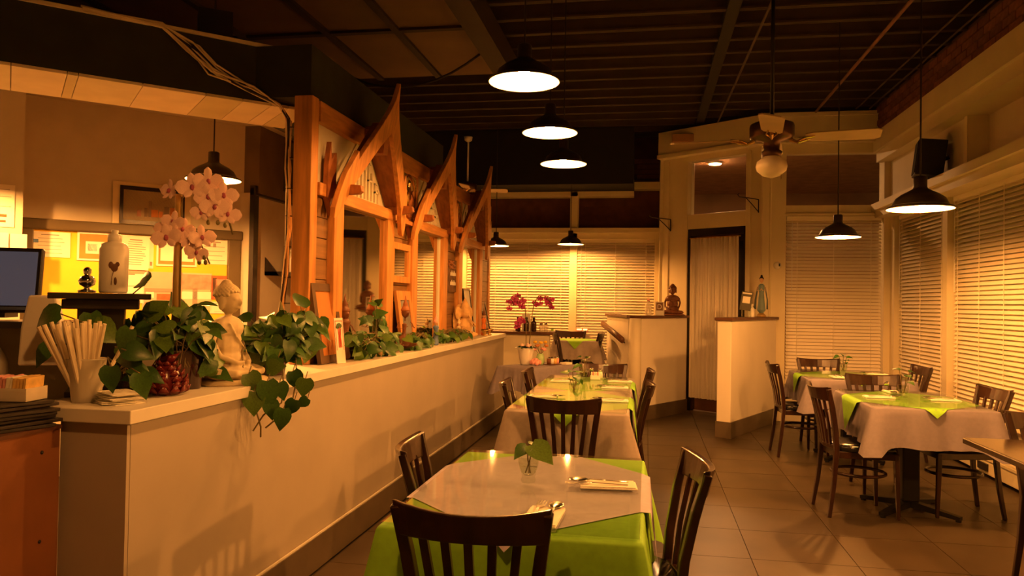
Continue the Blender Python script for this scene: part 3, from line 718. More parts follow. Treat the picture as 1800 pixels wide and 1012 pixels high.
# ------------------------------------------------------------------ leaves and small vases
def leaf_mesh(m, L=1.0, fold=.25, curl=.25, wd=.42):
    rows = [(0, .0, .0), (-.10, .16, .30), (.06, .34, .40), (.30, .42, .42), (.55, .34, .36), (.80, .16, .18), (1.0, 0, 0)]
    rows = [(-.02, .02), (-.09, .22), (.06, .36), (.28, .42), (.52, .35), (.76, .18), (1.0, .004)]
    vs = []; fs = []
    for i, (y, w) in enumerate(rows):
        yc = y if i > 1 else 0.0; w *= wd / .42
        zc = -curl * max(0, y) ** 2
        vs += [(-w, y, zc + fold * w), (0, max(y, 0) if i else .0, zc), (w, y, zc + fold * w)]
    for i in range(len(rows) - 1):
        a = i * 3; fs += [(a, a + 1, a + 4, a + 3), (a + 1, a + 2, a + 5, a + 4)]
    b = MB().add([tuple(c * L for c in v) for v in vs], fs)
    return b.mesh('leaf', m, True)
LEAF = [leaf_mesh(leaf_m[0]), leaf_mesh(leaf_m[1], curl=.4, fold=.35), leaf_mesh(leaf_m[2], curl=.15, fold=.2, wd=.48), leaf_mesh(leaf_m[0], curl=.5, wd=.38)]
def put_leaf(parent, p, d, up, size, k=None, name='leaf'):
    y = Vector(d).normalized(); z = Vector(up); x = y.cross(z)
    if x.length < 1e-3: x = Vector((1, 0, 0))
    x.normalize(); z = x.cross(y).normalized()
    M = Matrix((x, y, z)).transposed().to_4x4(); M.translation = p
    o = bpy.data.objects.new(name, LEAF[rnd.randrange(4) if k is None else k]); COL.objects.link(o)
    o.parent = parent; o.matrix_local = M @ Matrix.Diagonal((size, size, size, 1)); return o
def glass_vase(x, y, lab, h=.09, z=ZG):
    t = thing('glass_vase', lab, 'vase', (x, y, z), 0, 'clear glass table vases')
    MB().lathe([(.001, .003), (.024, .003), (.026, .012), (.022, .02), (.027, .035), (.035, h * .7), (.036, h), (.034, h), (.032, h * .7), (.024, .037), (.016, .028), (.001, .028)], 20, cap=False).obj('bowl', vase_m, t, smooth=True)
    MB().lathe([(.0, .030), (.022, .034), (.030, h * .6), (0, h * .6)], 16, cap=False).obj('water', thin_glass('water', (.97, .98, .94), .02, 1.2), t, smooth=True)
    return t
def sprig(x, y, lab, leaves, z=ZG, stems=True):
    t = thing('leaf_sprig', lab, 'plant cutting', (x, y, z), 0, 'leaf cuttings in vases')
    sb = MB()
    for p, d, up, s in leaves:
        sb.tube([(rnd.uniform(-.01, .01), rnd.uniform(-.01, .01), .034), (p[0] * .5, p[1] * .5, .06 + .3 * (p[2] - .06)), p], .0022, 5)
        put_leaf(t, p, d, up, s)
    sb.obj('stem', vine_m, t)
    return t
glass_vase(-.39, 2.58, 'clear glass tumbler vase on the front green table')
sprig(-.39, 2.58, 'two heart shaped green leaves in the vase on the front green table',
      [((.01, 0, .128), (.75, -.35, -.42), (.35, -.6, .6), .10), ((-.005, 0, .122), (-.25, -.4, -.15), (-.1, -.7, .7), .07), ((.01, .01, .128), (.3, .6, .1), (0, -.3, 1), .06)])
for x, y, w in ((-.46, 4.98, 'middle aisle table'), (-.49, 6.15, 'far aisle table'), (1.74, 5.62, 'nearer right hand table'), (1.78, 7.42, 'farther right hand table')):
    glass_vase(x, y, 'clear glass vase on the ' + w)
    lv = []
    for k in range(6 if 'right' not in w else 5):
        a = rnd.uniform(0, 6.28); r = rnd.uniform(.02, .05); h = rnd.uniform(.10, .19)
        lv.append(((r * math.cos(a), r * math.sin(a), h), (math.cos(a), math.sin(a), rnd.uniform(-.2, .6)), (-math.cos(a) * .3, -.4, 1), rnd.uniform(.05, .075)))
    sprig(x, y, 'green leaf cuttings in the vase on the ' + w, lv)
def shaker(x, y, z, lab, m, h=.09, r=.02):
    t = thing('shaker', lab, 'shaker', (x, y, z))
    MB().lathe([(r, 0), (r * 1.05, h * .4), (r * .8, h * .7), (0, h * .7)], 12).obj('body', m, t, smooth=True)
    MB().lathe([(r * .82, h * .7), (r * .8, h * .9), (r * .4, h), (0, h)], 12).obj('cap', chrome, t, smooth=True)
shaker(-.44, 6.28, ZG, 'glass shaker with metal cap behind the vase on the far aisle table', vase_m)
shaker(-.37, 6.33, ZG, 'white shaker with metal cap on the far aisle table near the end chair', plastic_w, .075)
pk = thing('packet_caddy', 'small white caddy of sugar packets beside the vase on the far aisle table', 'caddy', (-.40, 6.18, ZG))
MB().bb((-.04, -.025, 0), (.04, .025, .035)).obj('tray', plastic_w, pk, bevel=.004)
for k in range(6): MB().bb((-.034 + k * .012, -.02, .02), (-.026 + k * .012, .02, .06)).obj('packet', [napkin_m, pink_m, napkin_m][k % 3], pk)
shaker(1.70, 5.86, ZG, 'metal capped shaker near the vase on the nearer right hand table', vase_m)

# ------------------------------------------------------------------ ceiling fans
def fan(x, y, z, top, lab, spread, rodm, ang, globe=True):
    t = thing('ceiling_fan', lab, 'fan', (x, y, z), 0, 'ceiling fans')
    MB().lathe([(.012, .10), (.012, top - z)], 10).obj('rod', rodm, t, smooth=True)
    MB().lathe([(.0, top - z), (.06, top - z), (.05, top - z - .05), (.015, top - z - .07), (0, top - z - .07)], 16).obj('canopy', rodm, t, smooth=True)
    MB().lathe([(0, .11), (.05, .105), (.125, .075), (.13, .06), (.13, .0), (.12, -.015), (.05, -.03), (.045, -.08), (.06, -.09), (.055, -.12), (0, -.12)], 28).obj('motor', mat('antique brown metal', (.10, .05, .025), .3, metal=.6, var=.1), t, smooth=True)
    for k in range(4):
        q = ang + k * PI / 2; M = rotm(0, 0, q)
        b = MB().tube([(.10, 0, -.02), (.15, 0, -.04), (.20, 0, -.022)], [.012, .008, .012], 6, M=M)
        for sy in (-1, 1): b.tube([(.14, 0, -.035), (.18, sy * .03, -.02), (.24, sy * .02, -.012)], .006, 5, M=M)
        b.obj('blade_arm', brass, t)
        poly = [(.19, -.045, 0), (.23, -.06, 0), (spread - .03, -.07, 0), (spread, -.05, 0), (spread, .05, 0), (spread - .03, .07, 0), (.23, .06, 0), (.19, .045, 0)]
        MB().prism(poly, (0, 0, .008), M=M @ Matrix.Translation((0, 0, -.014)) @ rotm(-.22, 0, 0)).obj('blade', fan_blade, t)
    if globe:
        MB().lathe([(.045, -.11), (.05, -.125), (.085, -.15), (.092, -.18), (.085, -.205), (.05, -.235), (.0, -.25)], 24).obj('globe', globe_m, t, smooth=True)
        MB().tube([(.05, -.02, -.10), (.052, -.022, -.26)], .002, 4).obj('pull_chain', brass, t)
fan(.73, 4.78, 2.40, 3.78, 'dark ceiling fan with pale blades and opal glass globe in front of the entrance', .60, iron, math.radians(-9))
fan(-2.43, 10.1, 2.90, 3.62, 'smaller ceiling fan on a pale rod behind the partition', .55, plastic_w, math.radians(8), False)

# ------------------------------------------------------------------ pipes, speakers, heater, hooks
def conduit(lab, pts, r, m):
    o = MB().tube(pts, r, 8).obj('conduit', m, None); return tag(o, lab, 'pipe', 'ceiling conduits')
pipe_m = mat('ceiling pipe', (.20, .09, .04), .5)
conduit('thin pipe running under the dark joists above the ceiling fan', [(.92, 5.2, 3.70), (.85, 10.6, 3.70)], .011, mat('old pipe', (.07, .045, .03), .6))
conduit('brownish red pipe under the dark joists toward the back right fascia', [(1.93, 5.4, 3.70), (1.95, 9.5, 3.70)], .016, pipe_m)
conduit('outer one of two thin dark pipes along the brick course', [(2.55, 5.2, 3.72), (2.55, 9.5, 3.72)], .009, mat('old pipe', (.07, .045, .03), .6))
conduit('inner one of two thin dark pipes along the brick course', [(2.40, 5.2, 3.72), (2.40, 9.5, 3.72)], .009, mat('old pipe', (.07, .045, .03), .6))
sp = thing('sprinkler_head', 'small sprinkler head under the joists to the right of the nearest pendant lamp', 'sprinkler', (-.42, 5.6, 3.70))
MB().lathe([(.0, -.05), (.02, -.05), (.02, -.045), (.006, -.04), (.012, 0), (.03, .01), (.03, .04), (0, .04)], 10).obj('head', brass, sp, smooth=True)
MB().tube([(0, 0, .03), (0, -2.2, .03)], .014, 8).obj('feed_pipe', pipe_m, sp)
s1 = thing('loudspeaker', 'black box loudspeaker mounted above the window ledge of the right wall', 'speaker', (2.63, 7.80, 2.80), 0, None, (0, .12, -.2))
MB().box((0, 0, 0), (.24, .26, .34)).obj('cabinet', speaker_m, s1, bevel=.008)
MB().box((-.122, 0, 0), (.008, .23, .30)).obj('grille', mat('speaker cloth', (.02, .018, .02), .9, var=.3, scale=60), s1)
MB().tube([(.1, 0, .0), (.16, 0, .03)], .02, 8).obj('wall_bracket', iron, s1)
s2 = thing('loudspeaker', 'small black loudspeaker hung by a cord above the office bulkhead', 'speaker', (-2.55, 4.12, 2.97), .6)
MB().box((0, 0, 0), (.19, .16, .19)).obj('cabinet', speaker_m, s2, bevel=.006)
MB().tube([(0, 0, .09), (0, 0, .63)], .006, 6).obj('hanging_cord', cord_m, s2)
bh = thing('baseboard_heater', 'white baseboard heater low along the right wall under the blinds', 'heater', (2.78, 6.2, 0))
MB().bb((-.02, -2.4, .03), (.06, 1.9, .19)).obj('casing', cream_m, bh, bevel=.008)
MB().bb((-.03, -2.4, .15), (.05, 1.9, .17)).obj('louvre', cream_m, bh)
MB().bb((-.035, .62, .06), (-.015, .80, .12)).obj('valve_box', black_wood, bh)
def hook(loc, rz, lab):
    t = thing('plant_hook', lab, 'bracket', loc, rz, 'black iron wall hooks')
    MB().tube([(0, 0, .10), (0, 0, -.06)], .007, 6).obj('back_bar', iron, t)
    MB().tube([(0, 0, .10), (0, -.16, .115), (0, -.26, .12), (0, -.285, .145), (0, -.265, .16)], .006, 6).tube([(0, 0, -.05), (0, -.08, .03), (0, -.17, .112)], .006, 6).obj('arm', iron, t)
hook((1.32, 9.60, 2.57), -1.15, 'black iron plant hook on the cream post right of the entrance transom')
hook((.30, 10.41, 2.42), -1.35, 'black iron plant hook on the cream panel left of the entrance door')
th = thing('wall_dial', 'round white wall dial with a dark mark on the cream post', 'thermostat', (1.54, 9.58, 1.87))
MB().lathe([(.045, 0), (.045, .02), (.03, .035), (0, .035)], 18, M=rotm(PI / 2)).obj('housing', plastic_w, th, smooth=True)
MB().box((.02, -.036, .005), (.018, .012, .035)).obj('knob', iron, th)
# cable bundle
cb_ = thing('cable_bundle', 'bundle of pale cables running down the corner of the wooden post from the bulkhead', 'cable', (-2.10, 4.19, 0))
path = [(-2.85, 3.44, 2.85), (-2.59, 3.70, 2.84), (-2.47, 3.80, 2.75), (-2.38, 3.88, 2.64), (-2.24, 4.0, 2.56), (-2.11, 4.12, 2.50), (-2.075, 4.16, 2.42), (-2.07, 4.16, 2.13), (-2.065, 4.165, 1.8), (-2.07, 4.16, 1.53), (-2.09, 4.15, 1.3), (-2.10, 4.14, 1.02)]
for k in range(9):
    pts = []
    for i, p in enumerate(path):
        w = .016 if i > 4 else (.012 if i < 2 else .03)
        pts.append((p[0] + 2.10 + rnd.uniform(-w, w) - .008, p[1] - 4.19 + rnd.uniform(-w, w) - .012, p[2] + rnd.uniform(-w, w)))
    fine = []
    for i in range(len(pts) - 1):
        for f in (0, .5): fine.append(tuple(a + (b - a) * f for a, b in zip(pts[i], pts[i + 1])))
    fine.append(pts[-1])
    MB().tube(fine, .0055, 6).obj('cable', cable_m if k % 5 else cord_m, cb_, smooth=True)
for z in (2.38, 2.2, 2.02, 1.86, 1.68, 1.5, 1.35): MB().lathe([(.024, -.0025), (.024, .0025)], 10, (.03, -.03, z)).obj('cable_tie', cord_m, cb_)
hw = MB().tube([(-2.9 + i * .12, 6.2 + .02 * i, 3.53 - .30 * (1 - ((i - 6) / 6) ** 2)) for i in range(13)], .011, 6).obj('slack_cable', cord_m, None, smooth=True)
tag(hw, 'dark slack cable drooping under the brown ceiling panels', 'cable')

# ------------------------------------------------------------------ statues (one continuous body each)
def buddha(name, lab, loc, rz, s, m, hair_m, base=True):
    t = thing(name, lab, 'statue', loc, rz)
    R = Matrix.Scale(s, 4); b = MB()          # faces -y, about 1 unit tall
    b.ell((0, 0, .34), (.17, .12, .20), M=R).ell((0, .0, .50), (.215, .115, .12), M=R).ell((0, .02, .20), (.20, .17, .13), M=R)
    b.ell((0, -.08, .09), (.36, .20, .085), M=R)
    for sx in (-1, 1):
        b.tube([(sx * .185, .0, .52), (sx * .225, .01, .38), (sx * .205, -.06, .25), (sx * .10, -.17, .19), (sx * .03, -.20, .19)], [.08 * s, .075 * s, .066 * s, .05 * s, .045 * s], 10, M=R)
        b.tube([(sx * .08, .02, .13), (sx * .30, -.10, .11), (sx * .22, -.23, .10), (-sx * .05, -.27, .09)], [.10 * s, .095 * s, .08 * s, .06 * s], 10, M=R)
        b.ell((sx * .105, .0, .735), (.02, .035, .075), M=R)
    b.tube([(0, .0, .55), (0, -.005, .66)], [.075 * s, .062 * s], 12, M=R)
    b.ell((0, -.015, .755), (.098, .108, .125), 16, 12, M=R).ell((0, -.122, .74), (.018, .026, .035), M=R).ell((0, -.11, .69), (.035, .02, .012), M=R)
    for sx in (-1, 1): b.ell((sx * .04, -.106, .772), (.026, .014, .010), M=R)
    b.tube([(-.12, -.10, .55), (-.04, -.125, .42), (.10, -.135, .30), (.19, -.09, .22)], .018 * s, 8, M=R).tube([(-.13, .08, .57), (.0, .13, .44), (.14, .13, .3)], .016 * s, 8, M=R)
    b.obj('body', m, t, rem=.012 * s, smooth=True)
    h = MB().ell((0, .012, .80), (.106, .112, .10), 18, 12, M=R).ell((0, .02, .90), (.055, .055, .055), 12, 8, M=R)
    for i in range(9):
        for j in range(20):
            a = .05 + i * .155; q = j * PI / 10 + (i % 2) * .16
            p = (.113 * math.cos(a) * math.cos(q), .012 + .119 * math.cos(a) * math.sin(q), .80 + .107 * math.sin(a))
            if p[1] < -.06 and p[2] < .825: continue
            h.ell(p, .0145, 6, 4, M=R)
    for j in range(10):
        h.ell((.05 * math.cos(j * .63), .02 + .05 * math.sin(j * .63), .905), .013, 6, 4, M=R)
    h.obj('curled_hair', hair_m, t, rem=.0065 * s, smooth=True)
    if base: MB().lathe([(.38, -.0), (.40, .02), (.36, .045), (0, .045)], 24, M=R @ Matrix.Diagonal((1, .72, 1, 1)) @ Matrix.Translation((0, -.1, 0))).obj('plinth', m, t, smooth=True)
    return t
buddha('buddha_statue', 'cream stone seated buddha among the pothos leaves on the counter', (-1.80, 3.06, 1.01), math.radians(88), .47, stone_m, stone_m)
buddha('buddha_statue', 'brown carved wooden seated buddha on the left entrance half wall', (.32, 9.86, 1.243), math.radians(-12), .42, carved, carved)
# elephant headed statue leaning on the counter
t = thing('elephant_god_statue', 'cream carved elephant headed seated figure on the far part of the counter', 'statue', (-1.755, 7.28, 1.012), math.radians(62))
s = .40; R = Matrix.Scale(s, 4); b = MB()
b.ell((0, 0, .30), (.22, .16, .22), M=R).ell((0, -.05, .10), (.34, .20, .10), M=R).ell((0, -.02, .64), (.15, .14, .16), M=R)
for sx in (-1, 1):
    b.ell((sx * .21, .03, .62), (.12, .035, .16), M=R)
    b.tube([(sx * .18, 0, .46), (sx * .30, -.04, .36), (sx * .22, -.16, .30)], [.07 * s, .06 * s, .05 * s], 10, M=R)
    b.tube([(sx * .10, 0, .12), (sx * .33, -.12, .10), (sx * .05, -.25, .08)], [.10 * s, .09 * s, .06 * s], 10, M=R)
b.tube([(0, -.12, .62), (0, -.19, .50), (.03, -.20, .38), (.09, -.19, .30), (.13, -.19, .33)], [.065 * s, .052 * s, .045 * s, .035 * s, .03 * s], 10, M=R)
b.lathe([(.13, .74), (.10, .82), (.06, .90), (.02, .98), (0, 1.0)], 14, M=R).ell((0, .13, .45), (.30, .06, .42), M=R)
b.obj('body', ganesh_m, t, rem=.012 * s, smooth=True)
# standing lady on the right half wall
t = thing('standing_figurine', 'slim painted figurine of a lady in grey blue dress on the right half wall', 'figurine', (1.31, 9.22, 1.252), math.radians(-10))
s = .50; R = Matrix.Scale(s, 4)
MB().lathe([(.10, 0), (.11, .02), (.085, .06), (.05, .09), (0, .09)], 16, M=R).obj('lotus_base', mat('gilt base', (.4, .25, .08), .5, metal=.3), t, smooth=True)
MB().lathe([(.045, .09), (.10, .16), (.075, .35), (.062, .50), (.055, .56), (.075, .66), (.068, .74), (.03, .77), (0, .77)], 14, M=R @ Matrix.Diagonal((1, .75, 1, 1))).obj('dress', teal_m, t, rem=.008, smooth=True)
MB().ell((0, 0, .86), (.05, .055, .065), M=R).tube([(0, 0, .75), (0, 0, .82)], .025 * s, 8, M=R).tube([(-.07, 0, .72), (-.09, -.04, .60), (-.02, -.08, .62), (0, -.085, .66)], [.022 * s] * 4, 8, M=R).tube([(.07, 0, .72), (.09, -.04, .60), (.02, -.08, .62), (0, -.085, .66)], [.022 * s] * 4, 8, M=R).obj('body', skin_m, t, rem=.006, smooth=True)
MB().ell((0, .012, .885), (.055, .058, .055), M=R).ell((0, .02, .95), (.03, .03, .035), M=R).obj('hair', iron, t, rem=.007, smooth=True)
MB().tube([(-.08, .02, .70), (-.13, .03, .4), (-.14, .03, .18)], [.03 * s, .045 * s, .06 * s], 8, M=R).tube([(.08, .02, .70), (.13, .03, .4), (.13, .03, .18)], [.02 * s, .03 * s, .04 * s], 8, M=R).obj('shawl', mat('dark slate shawl', (.07, .10, .11), .5), t, smooth=True)
def bottle(name, lab, loc, r, h, m, capm, neck=.35, cat='bottle', grp=None):
    t = thing(name, lab, cat, loc, 0, grp)
    MB().lathe([(r * .9, 0), (r, .01), (r, h * .58), (r * .9, h * .66), (r * neck, h * .78), (r * neck, h * .9), (0, h * .9)], 18).obj('body', m, t, smooth=True)
    MB().lathe([(r * neck * 1.25, h * .86), (r * neck * 1.25, h), (0, h)], 14).obj('cap', capm, t, smooth=True)
    return t
bottle('lotion_bottle', 'white squat pump bottle on the right half wall between card and figurine', (1.16, 8.93, 1.252), .038, .15, plastic_w, plastic_w, .5)
t = thing('menu_card', 'dark framed menu card leaning in a clear holder on the right half wall', 'card holder', (1.09, 8.80, 1.252), math.radians(-15))
M = Matrix.Translation((0, 0, .18)) @ rotm(-.15, .12, 0)
MB().box((0, 0, 0), (.12, .014, .21), M).obj('board', mat('chalk board', (.10, .09, .06), .7), t)
MB().box((0, -.009, .012), (.08, .004, .075), M).box((0, -.009, .085), (.10, .004, .016), M).obj('paper_label', paper_m, t)
MB().bb((-.05, -.05, 0), (.05, .05, .004)).bb((-.05, .045, 0), (.05, .05, .12)).bb((-.05, -.05, 0), (-.045, .05, .12)).bb((.045, -.05, 0), (.05, .05, .12)).obj('clear_holder', vase_m, t)
t = thing('letter_sign', 'small framed sign with the letter D beside the brown buddha', 'sign', (.16, 9.60, 1.243), math.radians(-20))
MB().bb((-.055, -.008, 0), (.055, .008, .17)).obj('frame', plastic_w, t)
MB().bb((-.042, -.012, .06), (.042, -.006, .158)).obj('panel', mat('sign brown', (.22, .12, .06), .7), t)
fc = bpy.data.curves.new('letter', 'FONT'); fc.body = 'D'; fc.size = .085; fc.extrude = .001; fc.align_x = 'CENTER'; fc.materials.append(paper_m)
ft = bpy.data.objects.new('letter_curve', fc); COL.objects.link(ft); bpy.context.view_layer.update()
fo = bpy.data.objects.new('letter', bpy.data.meshes.new_from_object(ft.evaluated_get(bpy.context.evaluated_depsgraph_get()))); bpy.data.objects.remove(ft); COL.objects.link(fo); fo.parent = t; fo.location = (0, -.0135, .078); fo.rotation_euler = (PI / 2, 0, 0)
bottle('pump_bottle', 'pale bottle with pink cap on the left entrance half wall', (.02, 9.36, 1.243), .035, .20, frost, pink_m, .4)

# ------------------------------------------------------------------ counter end: cabinet, menus, packets, cup, bags, stand
t = thing('side_cabinet', 'reddish brown laminate cabinet standing at the open end of the counter', 'cabinet', (0, 0, 0))
MB().prism([(-3.1, .9, 0), (-1.875, 1.30, 0), (-1.875, 2.195, 0), (-3.1, 2.195, 0)], (0, 0, .945)).obj('body', cab_m, t)
MB().prism([(-3.11, .89, .945), (-1.87, 1.29, .945), (-1.87, 2.198, .945), (-3.11, 2.198, .945)], (0, 0, .012)).obj('top', top_wood, t)
for z in (.88, .60, .30): MB().ell((-1.874, 2.12, z), (.004, .006, .006), 8, 6).obj('screw', iron, t)
for k in range(7):
    dz = .957 + k * .0125; o = MB().box((0, 0, 0), (.26, .36, .011)).obj('menu', menu_m, None, bevel=.002, loc=(-2.03 + rnd.uniform(-.015, .015), 2.03 + rnd.uniform(-.015, .015), dz + .006), rz=-.25 + rnd.uniform(-.12, .12))
    tag(o, ['bottom black menu of the stack beside the counter end', 'second black menu up from the cabinet top in the stack', 'third black menu up from the cabinet top in the stack', 'middle black menu of the stack beside the counter end', 'third black menu down from the packet tray', 'second black menu down from the packet tray', 'topmost black menu of the stack under the packet tray'][k], 'menu', 'black menus')
t = thing('packet_tray', 'clear tray full of pink and yellow sweetener packets on the black menus', 'tray', (-1.99, 2.10, 1.046), .12)
MB().bb((-.16, -.05, 0), (.10, .05, .006)).bb((-.16, -.05, 0), (-.157, .05, .04)).bb((.097, -.05, 0), (.10, .05, .04)).bb((-.16, -.05, 0), (.10, -.047, .04)).bb((-.16, .047, 0), (.10, .05, .04)).obj('tray', frost, t)
for k in range(22):
    MB().box((-.148 + k * .0112, rnd.uniform(-.003, .003), .042), (.007, .085, .062), rx=rnd.uniform(-.1, .1), ry=.12).obj('packet', pink_m if k < 16 else (napkin_m if k < 18 else yel_p), t)
t = thing('straw_cup', 'frosted plastic cup full of paper wrapped straws at the counter end', 'cup', (-1.905, 2.345, 1.011))
MB().lathe([(.042, 0), (.045, .004), (.062, .145), (.066, .148), (.062, .15), (.043, .006), (0, .006)], 24, cap=False).obj('cup', frost, t, smooth=True)
for k in range(32):
    a = rnd.uniform(0, 6.28); r = .036 * math.sqrt(rnd.random()); l = rnd.uniform(.235, .275); q = (math.cos(a), math.sin(a)); lean = rnd.uniform(.05, .10) * (r / .026)
    MB().tube([(q[0] * r * .8, q[1] * r * .8, .01), (q[0] * (r + lean) - .012, q[1] * (r + lean), .01 + l)], .0068, 6).obj('straw', straw_m, t)
for k in range(9):
    o = MB().prism([(-.055, -.075, 0), (.05, -.08, 0), (.058, .08, 0), (-.05, .078, 0)], (0, 0, .0022)).obj('paper_bag', napkin_m, None, loc=(-1.80 + rnd.uniform(-.012, .012), 2.36 + rnd.uniform(-.012, .012), 1.0105 + k * .0042), rz=PI / 2 - .5 + rnd.uniform(-.22, .22))
    o.rotation_euler[0] = rnd.uniform(-.015, .015)
    tag(o, ['lowest', 'second lowest', 'third lowest', 'fourth lowest', 'middle', 'fourth highest', 'third highest', 'second highest', 'topmost'][k] + ' flat paper sleeve of the loose stack beside the straw cup', 'paper sleeve', 'stacked paper sleeves')
t = thing('candle_holder', 'dark red wax candle shaped like a pine cone on the counter beside the paper sleeves', 'candle', (-1.775, 2.60, 1.011), .5)
MB().lathe([(.045, 0), (.062, .015), (.06, .05), (.045, .09), (.02, .12), (0, .125)], 18).obj('core', redwax, t, smooth=True)
pm = MB().loft([[(-.008, 0, 0), (.008, 0, 0), (.008, .004, 0), (-.008, .004, 0)], [(-.018, .012, .014), (.018, .012, .014), (.018, .02, .012), (-.018, .02, .012)], [(-.003, .02, .034), (.003, .02, .034), (.003, .024, .034), (-.003, .024, .034)]]).mesh('scale', redwax, True)
for i in range(6):
    for j in range(12 - i):
        q = 2 * PI * j / (12 - i) + i * .3; r = [.058, .06, .056, .046, .034, .02][i]
        o = link('scale', pm, t, 0, (-math.sin(q) * r, math.cos(q) * r, .006 + i * .02)); o.rotation_euler = (rnd.uniform(-.2, .1), 0, q); o.scale = (1 - i * .06,) * 3
MB().loft([[(-.03, .0, .115), (.02, -.015, .115), (.02, .0, .115), (-.03, .015, .115)], [(-.02, .0, .14), (.045, -.01, .155), (.045, .0, .155), (-.02, .01, .14)], [(.03, 0, .15), (.075, -.002, .17), (.075, .002, .17), (.03, .004, .15)]]).obj('melted_rim', redwax, t, smooth=True)
t = thing('glass_tumbler', 'dark red glass tumbler on the counter beside the pine cone candle', 'vase', (-1.80, 2.80, 1.011))
MB().lathe([(.035, 0), (.037, .006), (.042, .08), (.052, .16), (.050, .165), (.046, .16), (.036, .08), (.03, .012), (0, .012)], 22, cap=False).obj('bowl', darkglass, t, smooth=True)
t = thing('pedestal_stand', 'black wooden pedestal with flat square top standing behind the straw cup', 'stand', (-2.02, 2.56, 1.011), .62)
MB().box((0, 0, .365), (.33, .30, .022)).obj('top_slab', black_wood, t, bevel=.003)
MB().box((0, 0, .335), (.25, .22, .036)).obj('collar', black_wood, t, bevel=.003)
MB().box((0, 0, .16), (.155, .155, .32)).obj('column', black_wood, t, bevel=.003)
MB().box((0, 0, .01), (.22, .22, .02)).obj('foot', black_wood, t, bevel=.003)
t = thing('lotion_bottle', 'large frosted white bottle with brown leaf motif on the black pedestal', 'bottle', (-2.0, 2.59, 1.388), -.95)
MB().lathe([(.046, 0), (.050, .008), (.051, .165), (.046, .185), (.024, .195), (.020, .20), (0, .20)], 26).obj('body', plastic_w, t, smooth=True)
MB().lathe([(.024, .193), (.024, .222), (.012, .226), (.012, .24), (0, .24)], 18).obj('cap', plastic_w, t, smooth=True)
mo = MB().ell((.0505, .004, .095), (.003, .013, .016), 10, 6).ell((.0500, -.008, .105), (.003, .009, .014), 10, 6).ell((.0495, .014, .108), (.003, .008, .010), 10, 6)
mo.tube([(.0515, .002, .085), (.0515, -.004, .06), (.0515, -.006, .03)], .0018, 5).ell((.0505, .008, .045), (.003, .006, .016), 8, 6)
mo.obj('leaf_print', mat('brown print', (.12, .05, .02), .6), t, rem=.0016, smooth=True)
def ornament(loc, lab):
    t = thing('chrome_ornament', lab, 'ornament', loc)
    MB().lathe([(.03, 0), (.032, .008), (.012, .014), (.01, .02), (.026, .03), (.03, .045), (.022, .06), (.01, .066), (.014, .075), (.014, .088), (.006, .096), (0, .097)], 20).obj('body', chrome, t, smooth=True)
ornament((-2.08, 2.55, 1.388), 'small shiny chrome ornament on the pedestal beside the white bottle')
# back counter shelf with monitor
t = thing('service_shelf', 'dark shelf on thin black legs behind the counter carrying the monitor', 'shelf', (-2.42, 2.72, 0), .72)
MB().bb((-.75, -.10, 1.245), (.75, .22, 1.27)).obj('board', black_wood, t)
for x in (-.70, -.18, .22, .70): MB().bb((x - .016, -.09, .0), (x + .016, -.058, 1.245)).obj('leg', black_wood, t)
MB().bb((-.75, -.04, .90), (.75, .22, .93)).obj('lower_board', cream_m, t)
MB().bb((-.75, .16, .93), (.75, .175, 1.245)).obj('back_panel', office_m, t)
ornament((-2.62, 2.56, 1.272), 'small shiny chrome ornament on the dark shelf under the monitor')
t = thing('computer_monitor', 'dark computer monitor with bluish screen on the shelf behind the counter', 'monitor', (-2.66, 2.67, 1.272), .42)
M = rotm(-.16, 0, 0)
MB().box((0, 0, .165), (.42, .03, .27), M).obj('bezel', iron, t, bevel=.006)
MB().box((0, -.017, .17), (.385, .004, .225), M).obj('screen', monitor_m, t)
MB().box((0, -.018, .045), (.40, .006, .012), M).obj('lower_edge', mat('blue edge', (.06, .09, .2), .3, var=0), t)
MB().box((0, .03, .02), (.20, .14, .02)).box((0, .04, .08), (.06, .04, .14)).obj('foot', iron, t)
t = thing('card_reader_stand', 'white tapered plastic stand on the shelf beside the monitor', 'stand', (-2.36, 2.66, 1.10), .5)
MB().loft([[(-.075, -.05, .0), (.075, -.05, .0), (.075, .05, .0), (-.075, .05, .0)], [(-.068, -.045, .15), (.068, -.045, .15), (.068, .045, .15), (-.068, .045, .15)], [(-.048, -.03, .275), (.048, -.03, .275), (.048, .03, .275), (-.048, .03, .275)]]).obj('shell', plastic_w, t, bevel=.008)
t = thing('plastic_tub', 'clear plastic bag of supplies on the lower board of the dark shelf', 'bag', (-2.60, 2.60, .932), .5)
MB().loft([[(x * q, y * q, z) for x, y in ((-.09, -.05), (0, -.06), (.09, -.05), (.09, .05), (0, .06), (-.09, .05))] for z, q in ((0, .7), (.08, 1.1), (.18, 1.0), (.24, .7))]).obj('bag', frost, t, smooth=True)
t = thing('paper_cup', 'white paper cup under the dark shelf behind the straws', 'cup', (-2.17, 2.72, .932))
MB().lathe([(.03, 0), (.042, .13), (.044, .133), (.040, .133), (.028, .004), (0, .004)], 20, cap=False).obj('cup', paper_m, t, smooth=True)

